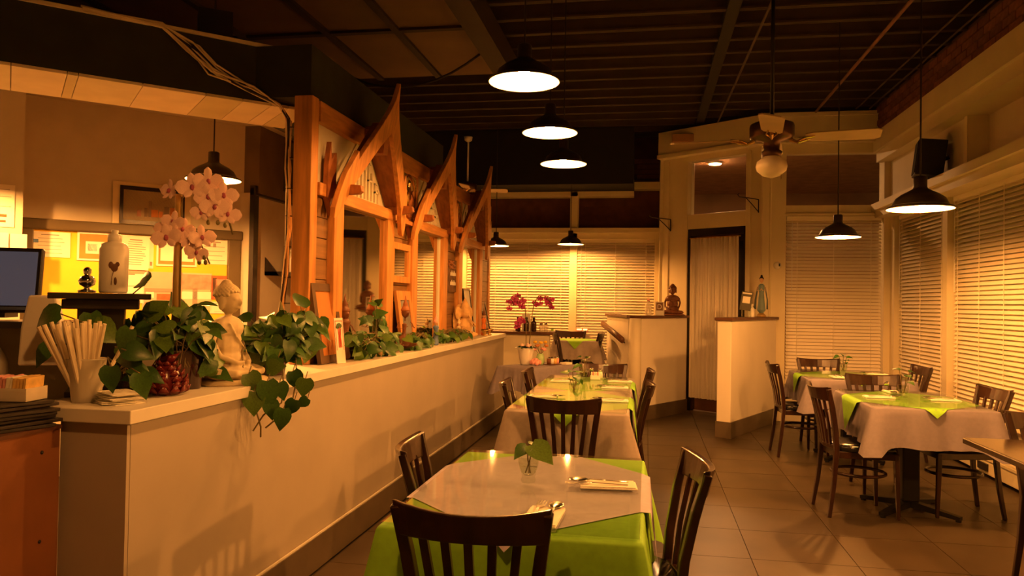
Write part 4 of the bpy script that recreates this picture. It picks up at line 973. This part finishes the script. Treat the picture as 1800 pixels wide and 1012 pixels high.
# ------------------------------------------------------------------ office wall: board, papers, picture
t = thing('bulletin_board', 'yellow bulletin board in a wide dark olive frame on the office wall', 'board', OP(-.02, 0), OA)
MB().bb((-.78, -.012, .98), (.76, 0, 1.90)).obj('board', yellow_m, t)
MB().bb((-.80, -.05, 1.865), (.80, 0, 1.945)).obj('top_frame', olive_m, t, bevel=.01)
MB().bb((.68, -.045, .95), (.79, 0, 1.87)).obj('side_frame', olive_m, t, bevel=.01)
MB().bb((-.80, -.045, .95), (-.72, 0, 1.87)).obj('side_frame', olive_m, t, bevel=.01)
MB().bb((-.80, -.06, .92), (.79, 0, .99)).obj('bottom_frame', olive_m, t, bevel=.01)
def sheet(lab, s, z, w, h, m=paper_m, frame=None, lines=5, extra=None, tilt=0, cat='paper', grp='papers on the bulletin board', off=.016):
    t = thing('pinned_paper' if not frame else 'framed_certificate', lab, cat, OP(s, z, off), OA, grp)
    t.rotation_euler = (0, tilt, OA)
    if frame: MB().box((0, 0, 0), (w + .03, .014, h + .03)).obj('frame', frame, t)
    MB().box((0, -.009 if frame else 0, 0), (w, .004, h)).obj('sheet', m, t)
    y = -.0118 if frame else -.0028
    if lines:
        b = MB()
        for k in range(lines):
            ww = w * (.45 if k == 0 else rnd.uniform(.5, .8)); b.box((rnd.uniform(-.04, .0) * w, y, h * (.38 - .72 * k / max(1, lines - 1))), (ww, .001, h * (.035 if k == 0 else .018)))
        b.obj('printed_lines', ink_m, t)
    for (x, zz, ww, hh, mm) in (extra or []): MB().box((x * w, y - .0008, zz * h), (ww * w, .0012, hh * h)).obj('printed_patch', mm, t)
    return t
sheet('landscape certificate with small blue print in the top corner at the board edge', -.63, 1.755, .26, .19, lines=6, extra=[(-.38, .12, .16, .14, blue_m)])
sheet('small picture in an orange mount hanging behind the white bottle', -.33, 1.755, .22, .19, flat_orange, frame=plastic_w, lines=0, extra=[(0, -.05, .62, .5, paper_m), (-.1, -.05, .3, .3, blue_m)])
sheet('portrait list clipped over other papers on the yellow board', -.05, 1.72, .20, .27, lines=12, tilt=.03, off=.03)
sheet('white framed sheet half behind the portrait list', -.04, 1.73, .25, .26, lines=0, off=.012, extra=[(-.43, -.35, .07, .12, ink_m), (.43, -.35, .07, .12, ink_m)])
sheet('lower blank sheet with pinkish header under the portrait list', -.09, 1.45, .22, .26, lines=3, extra=[(0, .45, 1.0, .1, mat('pink print', (.55, .3, .22), .8, var=0))])
sheet('certificate in an orange bordered frame behind the orchid stake', .26, 1.75, .28, .22, flat_orange, frame=plastic_w, lines=0, extra=[(0, .04, .9, .84, paper_m)])
sheet('cream certificate with a small crest at the right end of the board', .56, 1.76, .24, .21, lines=5, extra=[(-.02, .26, .10, .16, ink_m)])
pk_m = mat('print pink', (.48, .28, .22), .8, var=.2, scale=20); pr_m = mat('print red', (.55, .12, .05), .8, var=.2, scale=20); pd_m = mat('print dark', (.08, .04, .03), .8, var=.3, scale=20)
sheet('travel photo of a street with red stalls pinned low on the board', .16, 1.42, .30, .31, mat('print sky', (.55, .40, .32), .8, var=.1), lines=0, extra=[(-.1, .02, .7, .10, ink_m), (.1, -.15, .5, .16, pr_m), (-.32, -.1, .2, .16, paper_m), (.0, -.38, .9, .18, pk_m)])
sheet('travel photo of a square with a red brick building behind the stake', .42, 1.42, .24, .31, mat('print pale', (.62, .48, .34), .8, var=.1), lines=0, extra=[(0, .26, .96, .40, pk_m), (0, -.1, .96, .2, paper_m), (-.05, -.16, .16, .5, ink_m)])
sheet('photo of a dark temple gate pinned beside the board frame', .61, 1.46, .16, .20, pr_m, lines=0, extra=[(0, .1, .5, .5, pk_m), (0, -.15, .4, .5, pd_m), (-.3, .1, .2, .6, pd_m), (.32, .05, .2, .5, pd_m)])
sheet('small caption sheet under the temple gate photo', .61, 1.29, .16, .10, lines=2)
t = sheet('framed painting of a harbour skyline above the bulletin board', .07, 2.10, .44, .24, mat('print dusk', (.52, .42, .36), .8, var=.12, scale=3), frame=None, lines=0, cat='picture', grp='wall pictures')
MB().box((0, .004, 0), (.58, .012, .36)).obj('mount', cream_m, t)
MB().bb((-.24, -.014, -.15), (.24, -.0, -.12)).bb((-.24, -.014, .12), (.24, 0, .15)).bb((-.24, -.014, -.15), (-.215, 0, .15)).bb((.215, -.014, -.15), (.24, 0, .15)).obj('frame', black_wood, t)
for x, w_, h_, m in ((-.10, .03, .05, pk_m), (-.05, .02, .07, ink_m), (-.02, .018, .13, ink_m), (.015, .05, .06, flat_orange), (.06, .03, .05, flat_orange), (.105, .035, .09, ink_m), (.15, .04, .085, flat_orange), (.19, .02, .09, ink_m)):
    MB().bb((x - w_ / 2, -.0045, -.085), (x + w_ / 2, -.0022, -.085 + h_)).obj('tower', m, t)
t = thing('wall_notice', 'large notice with red print on the office pier above the monitor', 'poster', OP(-1.10, 1.90, .246), OA)
MB().box((0, 0, .1), (.46, .003, .30)).obj('sheet', paper_m, t)
b = MB()
for z, w_ in ((.215, .40), (.165, .42), (.145, .18), (.125, .2), (.095, .42), (.06, .25)): b.box((0, -.002, z), (w_, .001, .008 if w_ < .4 else .004))
b.obj('printed_lines', ink_m, t)
MB().box((.12, -.002, .03), (.13, .001, .02)).box((.10, -.002, -.01), (.16, .001, .016)).obj('red_print', red_m, t)
sheet('long blank paper under the notice on the office pier', -1.12, 1.66, .44, .30, lines=2, off=.248, grp='papers on the office pier')
sheet('small curled note stuck at the edge of the office pier', -.84, 1.74, .10, .13, lines=0, off=.255, grp='papers on the office pier')
t = thing('wall_shelf', 'small dark shelf on the side wall beside the cable bundle', 'shelf', (-3.36, 6.75, 1.60))
MB().bb((0, -.45, -.02), (.16, .6, .015)).obj('board', black_wood, t)
MB().prism([(0, -.45, -.02), (.14, -.45, -.02), (0, -.45, .14)], (0, .02, 0)).obj('bracket', black_wood, t)
bottle('jug', 'white plastic jug on the small dark side wall shelf', (-3.27, 6.62, 1.616), .065, .22, plastic_w, plastic_w, .3)
t = thing('tissue_box', 'white and blue box on the small dark side wall shelf', 'box', (-3.27, 6.88, 1.616))
MB().bb((-.06, -.09, 0), (.06, .09, .13)).obj('carton', plastic_w, t, bevel=.004); MB().bb((.058, -.09, .02), (.062, .09, .09)).obj('blue_panel', mat('pale blue', (.35, .5, .6), .6), t)

# ------------------------------------------------------------------ partition decorations
def frame_on(lab, yc, zc, w, h, fw, fm, inner, cat='picture', x=-1.868, name='picture_frame'):
    t = thing(name, lab, cat, (x, yc, zc), 0)
    for a, b, in (((0, -w / 2, h / 2 - fw), (.03, w / 2, h / 2)), ((0, -w / 2, -h / 2), (.03, w / 2, -h / 2 + fw)), ((0, -w / 2, -h / 2 + fw), (.03, -w / 2 + fw, h / 2 - fw)), ((0, w / 2 - fw, -h / 2 + fw), (.03, w / 2, h / 2 - fw))):
        MB().bb(a, b).obj('frame_bar', fm, t, bevel=.003)
    MB().bb((.004, -w / 2 + fw * .8, -h / 2 + fw * .8), (.012, w / 2 - fw * .8, h / 2 - fw * .8)).obj('picture_panel', inner, t)
    return t
frame_on('small mirror in a plain pine frame on the planks between first and second gables', 5.555, 1.66, .44, .30, .05, pine, mirror_m, 'mirror')
for g, lab in ((5.70, 'gilded carved panel with an oval figure between the first and second gables'), (7.20, 'gilded carved panel between the second and third gables')):
    t = thing('carved_panel', lab, 'carving', (-1.866, g, 2.185), 0)
    w, h = .44, .40
    MB().bb((0, -w / 2, -h / 2), (.02, w / 2, h / 2)).obj('ground', gold_carve, t)
    for a, b in (((.0, -w / 2, h / 2 - .025), (.035, w / 2, h / 2)), ((0, -w / 2, -h / 2), (.035, w / 2, -h / 2 + .025)), ((0, -w / 2, -h / 2), (.035, -w / 2 + .025, h / 2)), ((0, w / 2 - .025, -h / 2), (.035, w / 2, h / 2))):
        MB().bb(a, b).obj('frame_bar', pine, t, bevel=.003)
    ov = [(.025, .15 * math.cos(q * PI / 14), .165 * math.sin(q * PI / 14)) for q in range(29)]
    MB().tube(ov, .012, 6).obj('oval_rim', brass, t, smooth=True)
    MB().ell((.02, 0, .02), (.02, .05, .09), 12, 8).ell((.025, 0, .10), (.02, .03, .035), 10, 6).tube([(.03, -.03, .04), (.03, -.09, .0), (.03, -.10, -.06)], .012, 6).tube([(.03, .03, .04), (.03, .09, .0), (.03, .10, -.06)], .012, 6).ell((.02, 0, -.09), (.02, .10, .035), 12, 8).obj('carved_figure', brass, t, rem=.006, smooth=True)
    fo_ = MB()
    for sy in (-1, 1):
        for sz in (-1, 1):
            for k in range(4): fo_.ell((.022, sy * (.17 + .01 * k), sz * (.15 - .025 * k)), (.01, .014, .012), 8, 5)
    fo_.obj('corner_leaves', gold_carve, t, rem=.006, smooth=True)
    MB().bb((0, -w / 2 - .02, -h / 2 - .03), (.07, w / 2 + .02, -h / 2)).obj('ledge', pine_h, t, bevel=.003)
t = thing('wooden_sign', 'dark carved wooden sign with pale brush lettering on the planks before the third gable', 'sign', (-1.866, 7.08, 1.62), 0)
MB().bb((0, -.19, -.155), (.02, .19, .155)).obj('board', mat('rough dark board', (.15, .07, .03), .7, var=.5, scale=14, bump=.3), t)
lt = MB()
for r, z in enumerate((.02, -.07)):
    for k in range(5):
        y0 = -.03 + k * .042
        lt.tube([(.021, y0 - .012, z - .02), (.022, y0 - .008, z + (.028 if k % 2 else .012)), (.022, y0 + .008, z + .005), (.021, y0 + .014, z - .018)], .0045, 5)
lt.obj('painted_strokes', paper_m, t)
cr = MB()
for k in range(9): cr.tube([(.02, -.17 + rnd.uniform(0, .3), .14), (.026, -.17 + rnd.uniform(0, .3), .10), (.022, -.16 + rnd.uniform(0, .3), .07)], .007, 5)
cr.obj('carved_relief', pine_d, t)
def leaning(lab, x, y, w, h, fm, fw, inner, lean=.16, rz=0, cat='picture', mount=None):
    t = thing('leaning_picture', lab, cat, (x, y, 1.012), 0, 'pictures leaning on the partition', (0, -lean, rz))
    MB().bb((-.012, -w / 2, 0), (.012, -w / 2 + fw, h)).bb((-.012, w / 2 - fw, 0), (.012, w / 2, h)).bb((-.012, -w / 2 + fw, 0), (.012, w / 2 - fw, fw)).bb((-.012, -w / 2 + fw, h - fw), (.012, w / 2 - fw, h)).obj('frame', fm, t)
    MB().bb((-.008, -w / 2 + fw * .9, fw * .9), (.004, w / 2 - fw * .9, h - fw * .9)).obj('picture_panel', inner, t)
    return t
t = leaning('orange picture in a dark wooden frame leaning beside the big post', -1.79, 4.17, .34, .46, mat('dark olive wood', (.11, .06, .025), .5, var=.2), .045, flat_orange)
t = thing('palm_card', 'narrow white card with a printed palm tree before the leaning orange picture', 'card', (-1.72, 4.14, 1.012), .0, None, (0, -.12, -.25))
MB().bb((-.002, -.04, 0), (.002, .04, .26)).obj('card', paper_m, t)
b = MB().tube([(.003, -.012, .09), (.003, -.008, .16), (.003, -.012, .2)], .003, 5).tube([(.003, .012, .09), (.003, .006, .15), (.003, .014, .2)], .003, 5).tube([(.003, 0, .09), (.003, 0, .21)], .003, 5)
b.obj('printed_trunks', red_m, t)
MB().ell((.003, 0, .215), (.002, .026, .016), 10, 6).ell((.003, -.018, .208), (.002, .014, .01), 8, 5).obj('printed_fronds', leaf_m[1], t)
MB().bb((.0021, -.034, .075), (.0026, -.03, .245)).bb((.0021, .03, .075), (.0026, .034, .245)).bb((.0021, -.034, .24), (.0026, .034, .245)).obj('printed_border', red_m, t)
leaning('picture with a bluish print in an orange frame leaning under the small pine mirror', -1.79, 5.62, .36, .44, pine, .07, mat('blue grey print', (.22, .22, .22), .6, var=.4, scale=7), .14)
leaning('white sheet in a thin dark frame leaning behind the elephant headed figure', -1.77, 7.62, .30, .50, black_wood, .02, paper_m, .13)
leaning('tall dark framed panel leaning at the very end of the partition', -1.80, 8.62, .26, .52, black_wood, .03, mat('taupe panel', (.28, .20, .13), .7), .22)
def figure(name, lab, loc, rz, s, bm, hm, kneel=True):
    t = thing(name, lab, 'figurine', loc, rz, None); R = Matrix.Scale(s, 4); b = MB()
    if kneel:
        for sx in (-1, 1): b.tube([(sx * .10, .06, .14), (sx * .15, -.18, .13), (sx * .11, .16, .05), (sx * .07, .26, .03)], [.10 * s, .075 * s, .06 * s, .04 * s], 8, M=R)
        b.ell((0, .05, .18), (.15, .13, .11), M=R).tube([(0, .05, .18), (0, .03, .36), (0, .02, .50)], [.115 * s, .085 * s, .125 * s], 12, M=R)
    else:
        b.lathe([(.10, 0), (.115, .03), (.085, .22), (.10, .34), (.07, .42), (.095, .54), (.11, .58), (.04, .64)], 14, M=R @ Matrix.Diagonal((1, .75, 1, 1)))
    for sx in (-1, 1): b.tube([(sx * .125, .02, .53), (sx * .19, -.02, .41), (sx * .10, -.14, .42), (sx * .01, -.17, .47)], [.048 * s, .04 * s, .034 * s, .03 * s], 8, M=R)
    b.obj('body', bm, t, rem=.022 * s, smooth=True)
    MB().ell((0, 0, .70), (.075, .085, .10), M=R).ell((0, -.085, .69), (.014, .02, .022), M=R).tube([(0, .01, .54), (0, 0, .64)], .042 * s, 8, M=R).obj('head', skin_m if bm is not carved else carved, t, rem=.016 * s, smooth=True)
    MB().lathe([(.082, .72), (.085, .75), (.06, .79), (.045, .83), (.05, .84), (.022, .90), (.008, 1.0), (0, 1.0)], 12, M=R).obj('headdress', hm, t, smooth=True)
figure('kneeling_figurine', 'dark carved kneeling figurine with tall headdress before the orange framed picture', (-1.72, 5.30, 1.012), .9, .40, carved, pine_d)
figure('painted_figurine', 'little painted figurine with pink hat and blue skirt on the counter', (-1.72, 6.12, 1.012), .9, .26, mat('blue skirt', (.10, .16, .32), .6), pink_m, False)
figure('dancer_figurine', 'small cream dancer figurine beside the elephant headed figure', (-1.72, 6.90, 1.012), .9, .22, stone_m, stone_m, False)
figure('dark_figurine', 'dark red carved figurine beside the leaning orange picture', (-1.83, 4.44, 1.012), 1.0, .40, carved, carved, False)
figure('orange_figurine', 'slim orange figurine before the third gable mirror', (-1.74, 8.10, 1.012), 1.0, .30, orange_m, carved, False)
figure('golden_figurine', 'tiny golden figurine among the low leaves under the first mirror', (-1.68, 4.70, 1.012), 1.0, .13, gold_carve, gold_carve)
for x, y, lab in ((-1.70, 7.98, 'small brass bowl nearest the leaning white sheet'), (-1.70, 8.22, 'small brass bowl beside the tall leaning panel')):
    t = thing('brass_bowl', lab, 'bowl', (x, y, 1.012)); MB().lathe([(.02, 0), (.025, .005), (.012, .014), (.04, .05), (.045, .07), (.041, .07), (.03, .04), (0, .02)], 18, cap=False).obj('bowl', brass, t, smooth=True)

# ------------------------------------------------------------------ orchids
def petal(m, L, w):
    rows = [(0, .05), (.2, .6), (.5, 1), (.8, .8), (1, .15)]; vs = []
    for y, q in rows: vs += [(-w * q / 2, y * L, .12 * L * y * (1 - y) - .05 * L * q), (0, y * L, .15 * L * y), (w * q / 2, y * L, .12 * L * y * (1 - y) - .05 * L * q)]
    fs = []
    for i in range(4): a = i * 3; fs += [(a, a + 1, a + 4, a + 3), (a + 1, a + 2, a + 5, a + 4)]
    return vs, fs
def bloom_mesh(m, cm):
    b = MB()
    for k, (a, L, w) in enumerate(((0, .9, .55), (72 * 1.25, 1.0, 1.0), (-90, 1.0, 1.0), (145, .85, .5), (-145, .85, .5))):
        vs, fs = petal(m, L, w); b.add(vs, fs, 0, rotm(0, 0, math.radians(a)) @ rotm(.15, 0, 0))
    b.ell((0, -.05, .12), (.14, .2, .16), 8, 6, 1)
    return b.mesh('bloom', [m, cm], True)
def bloom(parent, me, p, n, s, roll=0):
    z = Vector(n).normalized(); x = Vector((0, 0, 1)).cross(z); x = x.normalized() if x.length > .01 else Vector((1, 0, 0)); y = z.cross(x)
    M = Matrix((x, y, z)).transposed().to_4x4(); M.translation = p
    o = bpy.data.objects.new('bloom', me); COL.objects.link(o); o.parent = parent; o.matrix_local = M @ rotm(0, 0, roll) @ Matrix.Diagonal((s, s, s, 1))
pb, mb_ = bloom_mesh(petal_m, petal_c), bloom_mesh(mag_m, mat('dark throat', (.15, .01, .04), .6))
OX, OY = -1.845, 2.76
t = thing('pale_orchid', 'pale pink orchid tied to a thick bamboo stake among the counter plants', 'orchid', (OX, OY, 1.012))
MB().lathe([(.05, 0), (.055, .01), (.075, .15), (.078, .155), (.07, .155), (.0, .14)], 20, cap=False).obj('pot', terra, t, smooth=True)
MB().tube([(.0, -.01, .12), (-.005, 0, .4), (-.003, .0, .775)], [.015, .0145, .0135], 10).obj('bamboo_stake', bamboo_m, t, smooth=True)
MB().tube([(.012, .0, .14), (.012, .0, .5), (.01, 0, .76), (.05, .01, .80), (.12, .03, .775), (.18, .05, .70), (.20, .06, .62)], .004, 6).tube([(.01, 0, .55), (.03, .01, .60), (.09, .02, .57), (.12, .03, .50)], .0035, 6).tube([(.01, 0, .60), (-.04, -.01, .60)], .003, 6).obj('stem', vine_m, t, smooth=True)
# offsets in local metres: x roughly to the right as seen, z up
F = Vector((.985 * .7 + .17, -.9, .05))
rt = Vector((.985, .174, 0))
def off(dx, dz, dy=0): v = rt * dx + Vector((-.174, .985, 0)) * dy; return (v.x, v.y, dz)
for dx, dz, s, nx in ((-.035, .79, .040, -.8), (.065, .80, .052, .1), (.115, .83, .050, .35), (.175, .775, .050, .45), (.125, .765, .045, .0), (.15, .725, .048, .2), (.195, .70, .045, .3), (.105, .70, .036, -.1),
                      (-.045, .645, .042, -.5), (-.03, .60, .050, -.2), (.05, .60, .046, .1), (.095, .605, .046, .5), (.075, .545, .040, .0), (-.015, .665, .04, -.2), (.02, .635, .042, .1)):
    bloom(t, pb, off(dx, dz, rnd.uniform(-.02, .02) - .02), (rt.x * nx + .174 + .25, rt.y * nx - .985, rnd.uniform(-.1, .25)), s * 1.22, rnd.uniform(-.3, .3))
for dx, dz in ((.117, .665), (.155, .665), (.185, .655), (.105, .525), (.085, .505), (.11, .505)): MB().ell(off(dx, dz), (.008, .008, .011), 8, 6).obj('bud', bud_m, t, smooth=True)
for k in range(4): put_leaf(t, (0, 0, .15), (math.cos(k * 1.6), math.sin(k * 1.6), .35), (0, 0, 1), .13, 0)
t = thing('magenta_orchid', 'magenta orchid with two arching stems in a white pot on the flower table', 'orchid', (-1.19, 7.58, ZT + .002))
MB().lathe([(.05, 0), (.055, .005), (.085, .16), (.088, .165), (.078, .165), (.0, .15)], 24, cap=False).obj('pot', white_m, t, smooth=True)
o2 = MB()
for st_ in ([(-.0, 0, .15), (-.005, 0, .45), (-.02, 0, .60), (-.07, 0, .68), (-.14, 0, .69), (-.19, 0, .62)], [(.03, 0, .15), (.05, .0, .45), (.075, 0, .62), (.12, 0, .69), (.2, 0, .69), (.25, 0, .62)]): o2.tube(st_, .0045, 6)
o2.obj('stem', vine_m, t, smooth=True)
for dx, dz, s in ((-.185, .625, .03), (-.175, .56, .035), (-.12, .66, .045), (-.095, .62, .045), (-.14, .62, .04), (-.04, .64, .04), (-.05, .585, .042), (-.09, .69, .035), (.085, .62, .035), (.10, .60, .03), (.135, .665, .035), (.14, .615, .03), (.20, .66, .04), (.22, .62, .045), (.245, .65, .04), (.255, .575, .032), (-.085, .42, .045), (-.055, .45, .042), (-.09, .38, .04), (-.03, .43, .03)):
    bloom(t, mb_, off(dx, dz, rnd.uniform(-.02, .02)), (rt.x * rnd.uniform(-.5, .5) + .174, -.985, rnd.uniform(-.2, .3)), s, rnd.uniform(-.5, .5))
for k in range(7): put_leaf(t, (.0, 0, .16), (math.cos(k * .9), math.sin(k * .9), .4), (0, 0, 1), .12, 1)
for k in range(5): MB().ell((rnd.uniform(-.04, .04), rnd.uniform(-.04, .04), .19), (.022, .022, .02), 8, 6).obj('white_flower', petal_m, t, smooth=True)

# ------------------------------------------------------------------ things on the flower table and the low wall
t = thing('flower_vase', 'pale green vase of yellow and orange flowers beside the magenta orchid', 'vase', (-1.05, 7.62, ZT + .002))
MB().lathe([(.03, 0), (.045, .02), (.04, .08), (.03, .10), (.034, .11), (0, .10)], 18, cap=False).obj('vase', mat('pale green glaze', (.35, .55, .28), .3), t, smooth=True)
stm = MB()
for k in range(9):
    a = k * .7; p = (.06 * math.cos(a), .05 * math.sin(a), .19 + .04 * math.sin(k * 2.1)); stm.tube([(0, 0, .09), p], .002, 5)
    MB().ell(p, (.022, .022, .015), 8, 6).obj('flower', [flat_orange, yellow_m, pink_m][k % 3], t, smooth=True)
stm.obj('stem', vine_m, t)
t = thing('silk_flower', 'large pink silk flower lying before the pale green vase', 'flower', (-1.08, 7.50, ZT + .002))
for k in range(12):
    a = k * 2.4; r = .008 + .004 * k
    MB().ell((r * math.cos(a), r * math.sin(a), .05 - .0025 * k), (.022, .016, .024), 8, 6).obj('petal', pink_m, t, smooth=True)
t = thing('condiment_tray', 'small tray of condiment jars on the flower table', 'tray', (-.93, 7.66, ZT + .002), sa)
MB().bb((-.09, -.05, 0), (.09, .05, .008)).obj('tray', top_wood, t)
for x, m in ((-.06, carved), (-.01, plastic_w), (.04, yel_p), (.075, pink_m)):
    j = MB().lathe([(.02, .008), (.022, .06), (0, .06)], 12, (x, 0, 0)).obj('jar', m, t, smooth=True)
    MB().lathe([(.021, .06), (.019, .075), (0, .078)], 12, (x, 0, 0)).obj('lid', steel, j, smooth=True)
napk = MB().box((0, 0, .01), (.10, .08, .02)).obj('napkin_stack', napkin_m, None, loc=(-.80, 7.74, ZT + .002), rz=sa); tag(napk, 'small stack of pale napkins at the right end of the flower table', 'napkins')
ww = ['left', 'middle', 'right']
for k, x in enumerate((-1.50, -1.40, -1.31)): bottle('sauce_bottle', f'dark sauce bottle standing {["nearest the partition", "in the middle", "nearest the glass jars"][k]} of three on the low wall', (x, 8.91, 1.036), .032, .165, mat('dark soy', (.03, .012, .008), .15, var=0), iron, .4, 'bottle', 'sauce bottles')
for k, x in enumerate((-1.22, -1.165)):
    t = thing('sugar_jar', ['glass jar with metal lid beside the dark sauce bottles', 'glass jar with metal lid nearest the end of the low wall'][k], 'jar', (x, 8.91, 1.036), 0, 'glass jars')
    MB().lathe([(.026, 0), (.028, .07), (.02, .08), (0, .08)], 14).obj('jar', frost, t, smooth=True); MB().lathe([(.022, .08), (.018, .10), (0, .105)], 14).obj('lid', steel, t, smooth=True)
t = thing('lime_dish', 'tiny dish with a lime green piece near the end of the low wall', 'dish', (-1.09, 8.91, 1.036)); MB().lathe([(.03, 0), (.042, .012), (.0, .01)], 14).obj('dish', plastic_w, t, smooth=True); MB().ell((0, 0, .02), (.018, .014, .014), 8, 6).obj('lime', green_cl, t, smooth=True)
t = thing('napkin_holder', 'cream folded card behind the middle dark sauce bottle', 'card', (-1.41, 8.965, 1.036)); MB().bb((-.05, -.01, 0), (.05, .01, .21)).obj('card', paper_m, t)

# ------------------------------------------------------------------ pothos plants along the counter
def pot(t, x, y, r=.07, h=.11, m=terra):
    MB().lathe([(r * .75, 0), (r, h), (r * 1.06, h), (r * 1.06, h + .012), (r * .9, h + .012), (0, h)], 20, (x, y, 0), cap=False).obj('pot', m, t, smooth=True)
def fill(t, c, rad, n, size, seed, face=(.75, -.65, .25), vines=True):
    r = random.Random(seed); sb = MB()
    for k in range(n):
        d = Vector((r.gauss(0, 1), r.gauss(0, 1), r.gauss(0, 1))).normalized() * r.random() ** .45
        p = Vector(c) + Vector((d.x * rad[0], d.y * rad[1], d.z * rad[2]))
        if p.z < .02 and p.x > -.0: p.z = abs(p.z) + .03
        dirv = Vector((d.x * .5 + r.uniform(-.6, .6), d.y * .5 + r.uniform(-.6, .6), d.z * .2 + r.uniform(-.9, .25)))
        up = Vector(face) + Vector((r.uniform(-.6, .6), r.uniform(-.6, .6), r.uniform(-.2, .9)))
        put_leaf(t, p, dirv, up, size * r.uniform(.7, 1.15))
        root = Vector((c[0] + r.uniform(-.4, .4) * rad[0], c[1] + r.uniform(-.5, .5) * rad[1], .09)); mid = (root + p) / 2 + Vector((0, 0, .03))
        sb.tube([root, mid, p], .0022, 5)
    return sb
t = thing('pothos_plant', 'trailing pothos with large leaves around the black pedestal and straw cup', 'potted plant', (-1.86, 2.50, 1.012), 0, 'pothos plants')
pot(t, -.13, .12, .05, .10)
sb = fill(t, (.02, -.02, .12), (.10, .10, .10), 9, .085, 3)
for p, d, s in (((-.17, -.14, .30), (-.9, -.2, -.25), .12), ((-.12, -.05, .30), (.25, -.2, -.8), .10), ((-.10, -.06, .26), (.8, .1, -.5), .11), ((.04, .04, .42), (-.6, .2, .1), .11), ((-.19, -.15, .19), (-.3, -.5, -.6), .085),
                ((.115, -.24, .13), (.1, -.2, -1), .085), ((.10, -.13, .25), (-.35, -.3, -1), .10), ((.11, -.16, .18), (.9, .1, -.15), .09), ((.14, -.12, .15), (-.7, -.2, .05), .10), ((.15, -.14, .10), (.35, -.2, -.9), .09)):
    put_leaf(t, p, d, (.3, -.9, .45), s); sb.tube([(-.1, .08, .1), (p[0] * .5 - .05, p[1] * .5, p[2] * .7 + .06), p], .0026, 5)
sb.obj('stem', vine_m, t)
t = thing('pothos_plant', 'bushy pothos between the pale orchid stake and the cream buddha', 'potted plant', (-1.83, 2.80, 1.012), 0, 'pothos plants')
pot(t, -.06, .08)
fill(t, (.0, -.06, .25), (.17, .18, .09), 62, .095, 11).obj('stem', vine_m, t)
fill(t, (.05, .10, .12), (.10, .10, .10), 12, .085, 12).obj('stem', vine_m, t)
t = thing('pothos_plant', 'large pothos right of the cream buddha trailing over the counter edge', 'potted plant', (-1.72, 3.42, 1.012), 0, 'pothos plants')
pot(t, -.06, .0, .085, .12)
fill(t, (-.0, -.03, .20), (.15, .28, .12), 115, .095, 21).obj('stem', vine_m, t)
fill(t, (.03, .18, .24), (.10, .16, .10), 24, .11, 22).obj('stem', vine_m, t)
sb = MB(); L0 = Vector((-1.72, 3.42, 1.012)); W = lambda *p: tuple(Vector(p) - L0)
v1 = [W(-1.75, 3.1, 1.15), W(-1.67, 2.97, 1.03), W(-1.61, 2.96, .97), W(-1.60, 2.96, .90), W(-1.585, 2.97, .84), W(-1.59, 2.98, .795)]
v2 = [W(-1.66, 3.3, 1.12), W(-1.58, 3.15, 1.03), W(-1.54, 3.08, .99), W(-1.54, 3.06, .93), W(-1.56, 3.03, .91), W(-1.59, 3.0, .885), W(-1.62, 2.97, .82)]
v3 = [W(-1.62, 3.35, 1.1), W(-1.54, 3.2, 1.04), W(-1.51, 3.12, .98), W(-1.51, 3.10, .93), W(-1.50, 3.06, .91), W(-1.54, 3.03, .87), W(-1.58, 3.0, .83)]
for v in (v1, v2, v3): sb.tube(v, .0035, 6)
for p, d, s, in ((W(-1.61, 2.95, .985), (.15, -.2, -1), .10), (W(-1.56, 2.97, 1.03), (.2, -.1, -1), .115), (W(-1.55, 2.98, .95), (.2, -.1, -1), .085), (W(-1.495, 2.99, .915), (-.1, -.1, -1), .10), (W(-1.46, 3.02, .95), (-.4, -.1, -.9), .08), (W(-1.43, 3.08, .95), (-.6, -.1, -.55), .06),
                 (W(-1.46, 3.12, 1.03), (-.15, 0, -1), .085), (W(-1.53, 3.02, 1.02), (.3, 0, -1), .08), (W(-1.64, 2.96, 1.06), (.5, 0, -.8), .09), (W(-1.60, 3.05, 1.08), (.9, 0, .1), .08), (W(-1.52, 3.12, 1.06), (.3, .1, -.9), .09), (W(-1.58, 3.1, 1.12), (-.4, -.2, -.7), .09)):
    put_leaf(t, p, d, (.45, -.85, .15), s); sb.tube([tuple(Vector(p) + Vector((0, .02, .03))), p], .002, 4)
sb.obj('hanging_vine', vine_m, t)
t = thing('pothos_plant', 'pothos with mid green leaves under the first gable mirror', 'potted plant', (-1.76, 4.50, 1.012), 0, 'pothos plants')
pot(t, -.03, .05, .06, .09)
fill(t, (.05, .1, .10), (.075, .48, .08), 62, .085, 31).obj('stem', vine_m, t)
fill(t, (.02, .25, .26), (.05, .16, .12), 14, .085, 32).obj('stem', vine_m, t)
t = thing('pothos_plant', 'low pothos leaves along the counter before the small pine mirror', 'potted plant', (-1.73, 5.55, 1.012), 0, 'pothos plants')
pot(t, -.02, .0, .055, .07)
fill(t, (.02, .0, .065), (.09, .48, .05), 50, .075, 41).obj('stem', vine_m, t)
t = thing('pothos_plant', 'farthest low pothos trailing along the counter under the second gable mirror', 'potted plant', (-1.73, 6.6, 1.012), 0, 'pothos plants')
pot(t, -.02, .0, .055, .07)
fill(t, (.03, .0, .065), (.07, .68, .04), 64, .075, 51).obj('stem', vine_m, t)
